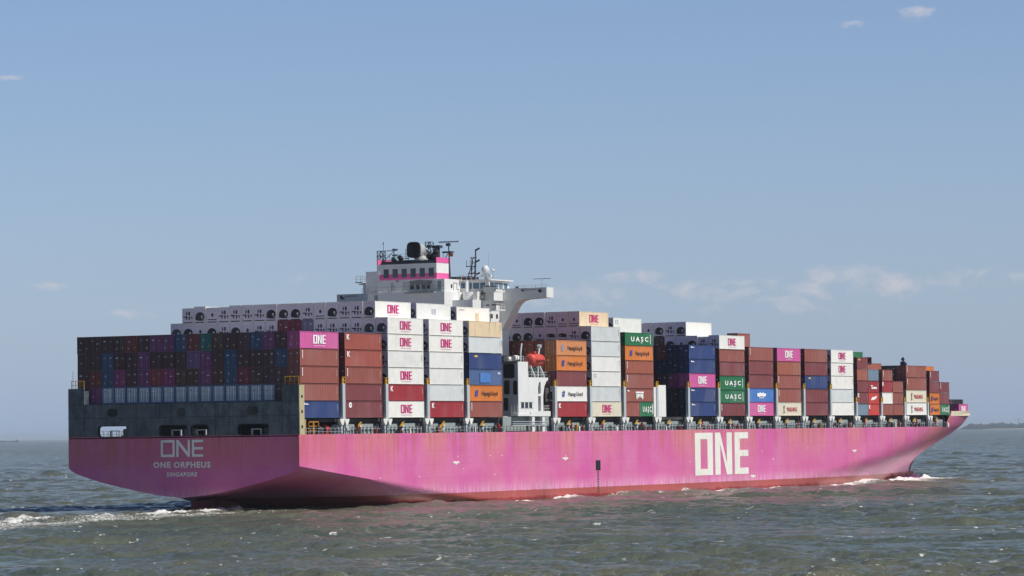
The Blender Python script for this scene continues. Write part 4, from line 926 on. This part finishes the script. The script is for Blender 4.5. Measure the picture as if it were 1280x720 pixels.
# --- lifeboat: enclosed orange boat slung above the station (its own thing)
lbt = empty('lifeboat', (84.6, -21.3, 26.1)); tag(lbt, 'orange red enclosed lifeboat hanging in davits over the white station amidships', 'lifeboat')
hb = MB(); nu, nv = 14, 16
prof = [(-2.9, .0), (-2.85, .8), (-2.4, 1.1), (-1.2, 1.0), (-.6, 1.08), (.6, 1.12), (1.6, 1.0), (2.3, .66), (2.7, 0)]
for (x_, r_) in prof:
    for j in range(nv):
        t = 2*math.pi*j/nv; zz = math.sin(t)*r_*(1.0 if math.sin(t) > 0 else 1.22); hb.v.append((x_, math.cos(t)*r_*.98, zz))
for i in range(len(prof)-1):
    for j in range(nv):
        k = (j+1) % nv; hb.f.append((i*nv+j, i*nv+k, (i+1)*nv+k, (i+1)*nv+j))
M_or = paint('lifeboat_orange', 'c8463a', .5, 0, .35)
lh = part('hull', hb, M_or, lbt, True)
part('fender', MB().box(-2.0, 1.9, -1.24, -1.12, -.18, -.02), paint('lifeboat_dark', '8c2c26', .6, 0, .2), lbt)
part('canopy_hatch', MB().box(-1.7, -.9, -.5, .5, 1.15, 1.55), M_or, lbt); part('hatch_ring', MB().cyl((-2.2, 0, .15), (-2.34, 0, .15), .5, .5, 14), MATS['lifeboat_dark'], lbt)
part('fall_hook', MB().cyl((-1.6, 0, 1.3), (-1.6, 0, 2.6), .05, .05, 5).cyl((1.7, 0, .9), (1.7, 0, 2.5), .05, .05, 5), M_dark, lbt)

# ================================================================= CONTAINERS
# -- starboard outer stacks, bottom to top
S_ = [HC]*6
stack(0, 0, ['navy blue/corner', 'brown/vert', 'brown/vert', 'brown/vert', 'pink/onew'])
stack(1, 0, ['maroon/round', 'maroon', 'brown/vert', 'brick red/k', 'brick red/k'])
stack(2, 0, ['r:white/one/A', 'red/k', 'r:white/one/A', 'r:off white//B', 'r:white/one/A', 'r:white/one/A'])
stack(3, 0, ['red/k', 'r:pale grey//A', 'r:off white//A', 'r:off white//B', 'r:white/one/A', 'r:white/one/B'])
stack(4, 0, ['brown/vert', 'orange/hapag', 'slate blue/patch', 'navy blue/yellow', 'r:pale grey//A', 'r:beige//A'])
stack(5, 0, ['red/k', 'r:white/hapag/A', 'maroon', 'orange/hapag', 'faded orange/hapagf'])
stack(6, 0, ['r:cream/one/A', 'r:pale grey//A', 'r:off white/boxl/A', 'r:off white//A', 'r:pale grey//A', 'r:pale grey//A'])
stack(7, 0, [None, 'brown/shield', 'brown/vert', 'faded orange/vert' if False else 'rust brown/vert', 'orange/hapag', 'green/uasc'], [HC, SD, HC, SD, HC, SD])
container(7, 0, 1, ZB, bayx(7), 'brown', 6.058, HC-.004, 'lowest, aft half, outer stack, eighth bay from stern')
container(7, 0, 1, ZB, bayx(7)+6.13, 'green/uasc', 6.058, HC-.004, 'lowest of its stack, beside short brown one')
stack(9, 0, ['navy blue/corner', 'navy blue/corner', 'pink/onew', 'navy blue/corner', 'navy blue/corner'])
stack(10, 0, ['maroon/vert', 'green/uasc', 'green/uasc', 'maroon', 'brown', 'r:white/one/B'], [SD+.1, SD+.1, HC, HC, SD, HC])
stack(11, 0, ['pink/onew', 'sky blue/band', 'maroon', 'maroon', 'brown/vert'])
stack(12, 0, ['cream/yang', 'brown/vert', 'brown/vert', 'rust brown', 'pink/onew'])
stack(13, 0, ['maroon', 'maroon', 'navy blue/yellow', 'maroon', 'brown'])
stack(14, 0, ['r:white//A', 'r:pale grey//A', 'r:white//A', 'r:white/one/A', 'r:white/one/A'])
HS = [SD]*6
stack(15, 0, ['blue grey', 'maroon/k', 'maroon', 'rust brown', 'maroon/yellow'], HS, 6.058, .1, where='aft')
stack(15, 0, ['bright red/k', 'bright red/wave', 'red/word', 'blue grey'], HS, 6.058, 6.33, where='forward')
stack(16, 0, ['brown', 'white', 'red/k', 'brown/vert'], HS, 6.058, .1, where='aft')
stack(16, 0, ['brown', 'brown', 'brown'], HS, 6.058, 6.33, where='forward')
stack(17, 0, ['white/yang', 'cream/yang', 'brown/vert', 'brown/vert'], [HC, HC, HC, SD+.2])
stack(18, 0, ['orange/hapag', 'orange/hapag', 'maroon', 'maroon/vert'], HS, 6.058, 0, where='aft')
stack(18, 0, ['green/uasc', 'maroon', 'maroon/vert'], HS, 6.058, 6.2, where='forward')
c = container(19, 3, 1, 15.25, 311.3, 'pink/onew', 6.058, HC, 'on the forecastle by the bow bulwark'); c.location.y = -14.3
# -- stern block, rows counted from starboard (0) to port (17); lists run port -> starboard
mr, pu, bl, br_, dm_ = 'dark maroon', 'purple', 'steel blue', 'brownish red', 'dark maroon'
T5 = [mr, mr, mr, mr, br_, mr, pu, pu, bl, br_, 'teal', 'chocolate', mr, mr, bl, pu, mr]
T4 = [mr, mr, bl, mr, mr, pu, mr, mr, mr, 'violet', pu, mr, bl, mr, mr, mr, bl]
T3 = [mr, br_, bl, 'magenta', mr, pu, 'red', 'magenta', 'chocolate', 'chocolate', pu, 'chocolate', bl, 'crimson', mr, mr, mr]
T2 = ['dark grey', pu]+['pale blue']*14+['dark maroon']
T5 = T5; 
for lst, t in ((T2, 2), (T3, 3), (T4, 4), (T5, 5)):
    lst = lst[:17]
    for i, cname in enumerate(lst):
        row = 17-i
        container(0, row, t, ZB+(t-1)*HC, 0, cname, 12.192, HC-.004)
T4x = None
# -- reefers rising behind the stern block (third bay)
R6 = 'A,A,C,A,B,A,C,B,B,d:crimson,d:crimson,d:lilac,B,B,B,B,A'.split(',')
R7 = 'B,A,C,B,B,B,B,A,A,A,B,C,A,B,B,A'.split(',')
for i, v in enumerate(R6):
    row = 17-i
    container(2, row, 6, ZB+5*HC, bayx(2), v[2:] if v.startswith('d:') else f'r:off white//{v}')
for i, v in enumerate(R7):
    row = 16-i; h = SD+.05 if row in (16, 14, 13) else HC-.004
    container(2, row, 7, ZB+6*HC, bayx(2), 'r:white/one/A' if row == 1 else f'r:off white//{v}', h=h)
container(3, 1, 7, ZB+6*HC, bayx(3), 'r:off white/boxes/A'); container(4, 1, 7, ZB+6*HC, bayx(4), 'r:white/beige/A', h=SD)
# -- sixth and seventh bays
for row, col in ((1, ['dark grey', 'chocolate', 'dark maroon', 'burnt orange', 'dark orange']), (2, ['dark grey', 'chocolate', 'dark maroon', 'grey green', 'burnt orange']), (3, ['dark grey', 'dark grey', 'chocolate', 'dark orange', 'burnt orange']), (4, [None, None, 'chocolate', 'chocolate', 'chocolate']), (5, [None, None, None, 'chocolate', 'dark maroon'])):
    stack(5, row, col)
for row, v in enumerate('A,B,D,D,C,A,A,A,B'.split(',')):
    if row: container(6, row, 6, ZB+5*HC, bayx(6), f'r:off white//{v}')
for row, v in enumerate('x,A,C,B,A,A,C,C,A,B'.split(',')):
    if row: container(6, row, 7, ZB+6*HC, bayx(6), 'r:beige/one/C' if row == 1 else f'r:off white//{v}', h=HC-.004 if row < 7 else SD)
ztop7 = ZB+3*HC+3*SD
container(7, 1, 7, ztop7, bayx(7), 'r:white/boxl/A')
# -- tenth and eleventh bays seen past the empty ninth bay
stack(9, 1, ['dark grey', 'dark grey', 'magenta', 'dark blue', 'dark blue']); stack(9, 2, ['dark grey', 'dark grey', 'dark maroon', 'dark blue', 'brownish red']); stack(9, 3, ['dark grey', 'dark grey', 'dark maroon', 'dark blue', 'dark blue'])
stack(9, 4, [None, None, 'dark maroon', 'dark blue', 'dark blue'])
z10 = ZB+2*(SD+.1)+2*HC+SD
for row, v in ((1, 'B'), (2, 'A'), (3, 'C'), (4, 'A'), (5, 'd'), (6, 'A')):
    container(10, row, 6, z10, bayx(10), 'dark maroon' if v == 'd' else f'r:off white//{v}', h=HC-.004 if row != 1 else SD)
for row, v in ((3, 'A'), (4, 'B'), (5, 'A'), (6, 'C'), (7, 'B'), (8, 'A')):
    container(10, row, 7, z10+HC, bayx(10), f'r:white//{v}')
container(11, 1, 6, ZB+5*HC, bayx(11), 'brown', 6.058)
container(14, 1, 6, 27.1, 236.2, 'green', 6.058, SD, 'tier six behind the white stack, fifteenth bay from stern')
# -- small far stacks towards the bow
container(16, 1, 4, ZB+3*SD, bayx(16)-.9, 'pink', 6.058, SD)
container(16, 1, 5, ZB+4*SD-1.1, bayx(16)-6.6, 'rust brown', 12.192, SD, 'tier five behind the short stacks near the bow')
for row in (1, 2): stack(17, row, [None, None, 'dark maroon', 'dark grey'], [HC, HC, HC, SD+.2])
container(18, 1, 4, 24.3, bayx(18)+2.7, 'orange', 6.058, SD)
fr = empty('flat_rack', (bayx(16)-9.4, -18.8, 27.0)); tag(fr, 'dark open flat rack frame on top of the brown containers near the bow', 'flat rack')
part('base', MB().box(0, 9.5, -1.2, 1.2, 0, .35), M_dark, fr)
part('end_frame', MB().box(0, .3, -1.2, 1.2, .35, 1.6).box(9.2, 9.5, -1.2, 1.2, .35, 1.6), cpaint('maroon'), fr)
part('load', MB().cyl((1.2, -.3, .9), (3.4, -.3, .9), .5, .5, 10).box(3.8, 6.4, -.8, .8, .35, 1.1).cyl((7.2, -1, .9), (7.2, 1, .9), .5, .5, 10), M_dark, fr)
# -- inner stacks that nothing in the photo shows apart: one mass that carries the visible ones
inner = MB(); rr = random.Random(2)
def fill(b, r0, r1, z1):
    x = bayx(b)
    for r in range(r0, r1): y = -21.25+ROWP*r; inner.box(x+.15, x+12.0, y-1.18, y+1.18, ZB-.05, z1-.02)
fill(0, 1, 18, ZB+HC); fill(1, 1, 17, ZB+5*HC-.1); fill(2, 1, 18, ZB+5*HC); fill(3, 1, 17, ZB+6*HC); fill(4, 1, 17, ZB+6*HC-.1)
fill(5, 4, 6, ZB+2*HC); fill(5, 6, 17, ZB+5*HC-.1); fill(6, 1, 17, ZB+5*HC); fill(7, 1, 2, ztop7); fill(7, 2, 16, ztop7-.3)
fill(9, 5, 16, ZB+5*HC-.1); fill(10, 1, 16, z10); fill(11, 1, 16, ZB+5*HC-.1); fill(12, 1, 16, ZB+5*HC-.1); fill(13, 1, 16, ZB+5*HC-.1); fill(14, 1, 15, ZB+5*HC-1.2)
fill(15, 1, 2, 27.05); fill(15, 2, 14, ZB+4*SD); fill(16, 1, 2, ZB+3*SD); fill(16, 2, 13, ZB+3*SD-.1); fill(17, 1, 3, ZB+2*HC); fill(17, 3, 13, ZB+2*HC+SD); fill(18, 1, 11, ZB+3*SD-.1)
io = link('inner_containers', inner.mesh('inner_containers', paint('bounce_roof_paint', 'b4aea8', .6, .4, .5))); tag(io, 'hidden pale mass of containers packed inside the visible outer stacks', 'containers', kind='stuff')  # paint lightened so these roofs bounce sunlight onto the reefer ends

# ================================================================= WATER
def tile(N, L, V, seed, wdir, rms, lmin=.5, spread=2):
    rg = np.random.default_rng(seed); k1 = np.fft.fftfreq(N, 1/N)*2*np.pi/L; kx, ky = np.meshgrid(k1, k1, indexing='ij'); k = np.hypot(kx, ky); k[0, 0] = 1
    Lp = V*V/9.81; c = (kx*math.cos(wdir)+ky*math.sin(wdir))/k
    P = np.exp(-1/(k*Lp)**2)/k**3.6*np.abs(c)**spread*np.exp(-(k*lmin)**2); P[c < 0] *= .25; P[0, 0] = 0
    h = (rg.normal(size=(N, N))+1j*rg.normal(size=(N, N)))*np.sqrt(P)
    H = np.fft.ifft2(h); s = rms/H.real.std(); H = H.real*s
    Dx = np.fft.ifft2(-1j*kx/k*h).real*s; Dy = np.fft.ifft2(-1j*ky/k*h).real*s
    d = L/N; J = (1+1.0*np.gradient(Dx, d, axis=0))*(1+1.0*np.gradient(Dy, d, axis=1))-np.gradient(Dx, d, axis=1)*np.gradient(Dy, d, axis=0)
    return dict(N=N, L=L, H=H, Dx=Dx, Dy=Dy, J=J)
def samp(T, key, x, y):
    A = T[key]; N = T['N']; u = (x/T['L']*N) % N; v = (y/T['L']*N) % N; i = u.astype(int); j = v.astype(int); fu = u-i; fv = v-j; i %= N; j %= N; i1 = (i+1) % N; j1 = (j+1) % N
    return A[i, j]*(1-fu)*(1-fv)+A[i1, j]*fu*(1-fv)+A[i, j1]*(1-fu)*fv+A[i1, j1]*fu*fv
TA = tile(1024, 331.0, 5.4, 3, R(205), .29, .3, 2); TB = tile(1024, 97.0, 3.3, 9, R(240), .105, .07, 1)
ang = np.concatenate([np.linspace(-75, -13, 40)[:-1], np.linspace(-13, 13, 1000), np.linspace(13, 75, 40)[1:]])*math.pi/180+YAW
ds = [170.0]
while ds[-1] < 80000:
    d = ds[-1]; ds.append(d+(.55 if d < 420 else .55*(d/420)**1.75 if d < 6000 else d*.06))
ds = np.array(ds); AA, DD = np.meshgrid(ang, ds, indexing='ij')
X = CX+DD*np.cos(AA); Y = CY+DD*np.sin(AA)
fade = np.clip(1.3-DD/9000, 0.2, 1); fadeB = np.clip(1.3-DD/900, 0, 1)
c_, s_ = math.cos(.5), math.sin(.5); Xr, Yr = X*c_-Y*s_, X*s_+Y*c_
H = samp(TA, 'H', X, Y)*fade+samp(TB, 'H', Xr, Yr)*fadeB
gust = .85+.35*samp(TA, 'H', X/7.3, Y/7.3)/.33
H = H*np.clip(gust, .45, 1.5)
dX = samp(TA, 'Dx', X, Y)*fade*1.0; dY = samp(TA, 'Dy', X, Y)*fade*1.0
J = samp(TA, 'J', X, Y)
# ship wave systems: bow wave crest along the waterline
hw = np.array([half(x, 0.05) for x in np.arange(0, 320, 2.0)]); hx = np.arange(0, 320, 2.0)
hY = np.interp(X, hx, hw, left=0, right=0); dist = np.abs(Y)-hY
side = (X > 22) & (X < 324)
bowk = np.clip((X-215)/70, 0, 1)
wid = 4.2+7.5*bowk
foam_side = np.where(side, np.exp(-np.clip(dist, 0, None)/wid)*(1.0+.35*bowk), 0)
H += np.where(side, (.22+.7*bowk)*np.exp(-((dist-1.5)/2.6)**2)*(.8+.4*np.sin(X*.31)*np.sin(X*.083+1)), 0)
# stern wake: turbulent strip trailing off along the starboard quarter
yc = -7.0+.085*X; ww = 4.0-.02*X
wk = np.where(X < 22, np.exp(-((Y-yc)/ww)**2)*np.clip((22-X)/14, 0, 1)*np.exp(X/400), 0)
wk2 = np.where(X < 10, np.exp(-((Y-6)/16)**2)*.35, 0)
wk3 = np.where(X < 30, np.exp(-((Y-(-17+.12*X))/(10-.06*X))**2)*np.clip((30-X)/40, 0, 1), 0)
H += wk*(samp(TB, 'H', Xr*2.1, Yr*2.1)*2.2+.2)+foam_side*samp(TB, 'H', Xr*2.3, Yr*2.3)*1.2+wk3*samp(TB, 'H', Xr*1.7, Yr*1.7)*.8
foam = np.clip(foam_side*(1-(1-bowk)*.28*(1-np.sin(X*.21+1.3*np.sin(X*.077))))+np.maximum(np.maximum(wk*.7, wk2), wk3*.55), 0, 1.3)
crest = np.clip((.62-J)*2.2, 0, 1)*np.clip(fade*1.4, 0, 1)
co = np.stack([X+dX, Y+dY, H], -1).reshape(-1, 3).astype(np.float32)
ni, nj = AA.shape; idx = np.arange(ni*nj).reshape(ni, nj)
q = np.stack([idx[:-1, :-1], idx[:-1, 1:], idx[1:, 1:], idx[1:, :-1]], -1).reshape(-1, 4)[:, ::-1]
me = bpy.data.meshes.new('water'); me.vertices.add(len(co)); me.vertices.foreach_set('co', co.ravel())
me.loops.add(q.size); me.loops.foreach_set('vertex_index', q.ravel().astype(np.int32)); me.polygons.add(len(q))
me.polygons.foreach_set('loop_start', np.arange(0, q.size, 4, dtype=np.int32)); me.polygons.foreach_set('loop_total', np.full(len(q), 4, np.int32))
me.update(calc_edges=True); me.polygons.foreach_set('use_smooth', np.ones(len(q), bool))
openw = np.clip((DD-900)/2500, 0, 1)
for nm, arr in (('foam', foam), ('crest', crest), ('open', openw)):
    a = me.attributes.new(nm, 'FLOAT', 'POINT'); a.data.foreach_set('value', arr.reshape(-1).astype(np.float32))
def water_mat():
    t = NT('sea_water'); oc = t.coord('Object')
    def attr(n): a = t.n.new('ShaderNodeAttribute'); a.attribute_name = n; return a.outputs['Fac']
    big = t.noise(oc, .012, 4, .6, mapscale=(1, 1, 1)); mid = t.noise(oc, .08, 4, .6)
    col = t.mix(t.ramp(big, .35, .65), lin('566056'), lin('626556')); col = t.mix(t.math('MULTIPLY', t.ramp(mid, .55, .75), .4), col, lin('6a6248'))
    f1 = t.noise(oc, 2.1, 8, .76); f2 = t.noise(oc, .22, 6, .7, mapscale=(1, 1, 1))
    fo = attr('foam'); lace = t.math('MULTIPLY', t.ramp(t.math('ADD', t.math('MULTIPLY', fo, .5), t.noise(oc, 2.6, 8, .8)), .74, .86), .75)
    wake = t.ramp(t.math('ADD', t.math('MULTIPLY', fo, .85), t.math('ADD', t.math('MULTIPLY', f1, .8), t.math('MULTIPLY', f2, .4))), 1.02, 1.16)
    cr = attr('crest'); caps = t.ramp(t.math('ADD', cr, t.math('MULTIPLY', f1, .9)), .98, 1.15)
    pz = t.math('MULTIPLY', t.ramp(t.noise(oc, .045, 5, .75), .52, .62), .45); col = t.mix(pz, col, lin('464e48'))
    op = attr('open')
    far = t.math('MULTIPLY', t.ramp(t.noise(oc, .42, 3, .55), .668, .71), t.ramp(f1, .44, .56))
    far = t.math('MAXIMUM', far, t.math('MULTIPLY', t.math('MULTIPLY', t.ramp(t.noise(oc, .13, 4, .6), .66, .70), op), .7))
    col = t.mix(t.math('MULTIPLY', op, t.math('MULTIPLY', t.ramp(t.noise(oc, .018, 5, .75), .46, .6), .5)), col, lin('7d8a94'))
    foam_ = t.math('MAXIMUM', t.math('MAXIMUM', t.math('MAXIMUM', wake, t.math('MULTIPLY', lace, t.ramp(fo, .12, .35))), caps), far, clamp=True)
    mud = t.math('MULTIPLY', fo, .35, clamp=True)
    col = t.mix(mud, col, lin('7a7058'))
    col = t.mix(foam_, col, (.78, .78, .76, 1)); t.l.new(col, t.b.inputs['Base Color'])
    rg = t.n.new('ShaderNodeMapRange'); t.l.new(foam_, rg.inputs[0]); rg.inputs[3].default_value = .12; rg.inputs[4].default_value = .8
    t.l.new(t.math('ADD', rg.outputs[0], t.math('MULTIPLY', op, .15), clamp=True), t.b.inputs['Roughness'])
    t.l.new(t.math('SUBTRACT', .42, t.math('MULTIPLY', op, .1)), t.b.inputs['Specular IOR Level'])
    t.b.inputs['IOR'].default_value = 1.33
    b1 = t.noise(oc, 2.0, 7, .66, mapscale=(1, 1, 1)); b2 = t.noise(oc, .30, 4, .6)
    h = t.math('ADD', t.math('MULTIPLY', b1, .22), t.math('MULTIPLY', b2, .5))
    bm_ = t.n.new('ShaderNodeBump'); bm_.inputs['Strength'].default_value = 1.0; bm_.inputs['Distance'].default_value = 1.0; t.l.new(h, bm_.inputs['Height']); t.l.new(bm_.outputs[0], t.b.inputs['Normal'])
    return t.m
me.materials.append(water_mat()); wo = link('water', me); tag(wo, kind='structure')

# ================================================================= FAR SHORE, FAR SHIP
def dirpt(u, D):  # a bearing measured on the photograph turned into a place on the sea
    a = YAW-math.atan((u-640)/F); return CX+D*math.cos(a), CY+D*math.sin(a), a
sh = MB(); rr = random.Random(8); N = 260
front, back = [], []
for i in range(N):
    u = 1196+i*1.1; D = 19000; x, y, a = dirpt(u, D); tt = min(1, i/14)
    h = (27+3*math.sin(i*.17)+2.4*math.sin(i*.53+1)+2*math.sin(i*1.3)+rr.uniform(-2.2, 2.2))*tt+3
    cxv, syv = math.cos(a), math.sin(a)
    sh.v += [(x, y, .2), (x, y, h*.72), (x+18*cxv, y+18*syv, h), (x+160*cxv, y+160*syv, h*.96), (x+160*cxv, y+160*syv, .2)]
for i in range(N-1):
    for k in range(4): a = i*5+k; sh.f.append((a, a+5, a+6, a+1))
tf = NT('far_woodland_haze_tint'); nz = tf.noise(tf.coord(), .05, 5, .7); tf.l.new(tf.mix(tf.ramp(nz, .35, .7), lin('25313a'), lin('34433f')), tf.b.inputs['Base Color']); tf.b.inputs['Roughness'].default_value = .9  # tree colour shifted bluish, part of the distance haze is painted in
fo_ = link('far_woodland', sh.mesh('far_woodland', tf.m)); tag(fo_, 'low hazy tree line along the far shore right of the bow', 'woodland', kind='stuff')
bs = MB()
for i in range(60):
    u = 1226+i*1.05; x, y, a = dirpt(u, 18900); w = 1.2 if 8 < i < 50 else .3; bs.v += [(x, y, .12), (x+30*math.cos(a), y+30*math.sin(a), w+.9)]
for i in range(59): bs.f.append((2*i, 2*i+2, 2*i+3, 2*i+1))
link('beach', bs.mesh('beach', plain('sand', 'b8ad94', .9)))['kind'] = 'structure'
x, y, a = dirpt(1270.5, 19200)
tw = empty('radar_tower', (x, y, 0)); tag(tw, 'slim pale tower standing above the far tree line', 'tower')
part('shaft', MB().cyl((0, 0, 0), (0, 0, 50), 1.8, 1.4, 8), plain('tower_grey', '7a828c', .7), tw); part('platform', MB().cyl((0, 0, 48), (0, 0, 55), 4, 4, 10), MATS['tower_grey'], tw)
x, y, a = dirpt(4, 17000)
fs = empty('cargo_ship', (x, y, 0)); fs.rotation_euler = (0, 0, a-math.pi/2); fs.scale = (1.9, 1.5, 1.15); tag(fs, 'tiny dark low cargo ship on the horizon at the far left', 'ship')
mdk = plain('far_ship_blue', '2c3648', .7)
part('hull', MB().prism([(-34, .5), (-36, 4.6), (30, 4.6), (31, 6), (36, 6), (33, .5)], 'y', -5, 5), mdk, fs)
part('wheelhouse', MB().box(27, 31, -4, 4, 4.6, 9.5).box(28, 30, -3, 3, 9.5, 11), mdk, fs); part('cargo', MB().box(-30, -4, -4, 4, 4.6, 5.6).box(-8, -6, -.5, .5, 4.6, 9), mdk, fs)

# ================================================================= HAZE
hz_ = MB().box(-85000, 85000, -85000, 85000, -6, 75).mesh('haze'); ho = link('haze', hz_); tag(ho, kind='stuff')
t = NT('haze_air'); t.n.remove(t.b); vol = t.n.new('ShaderNodeVolumePrincipled'); vol.inputs['Color'].default_value = (.74, .87, 1.0, 1); vol.inputs['Density'].default_value = 3.2e-5; vol.inputs['Anisotropy'].default_value = 0
t.l.new(vol.outputs[0], t.out.inputs['Volume']); hz_.materials.append(t.m)
print('containers', NCONT[0], 'objects', len(bpy.data.objects))

for o_ in bpy.data.objects:
    if 'label' in o_ and not 4 <= len(o_['label'].split()) <= 16: print('LABEL', o_.name, o_['label'])
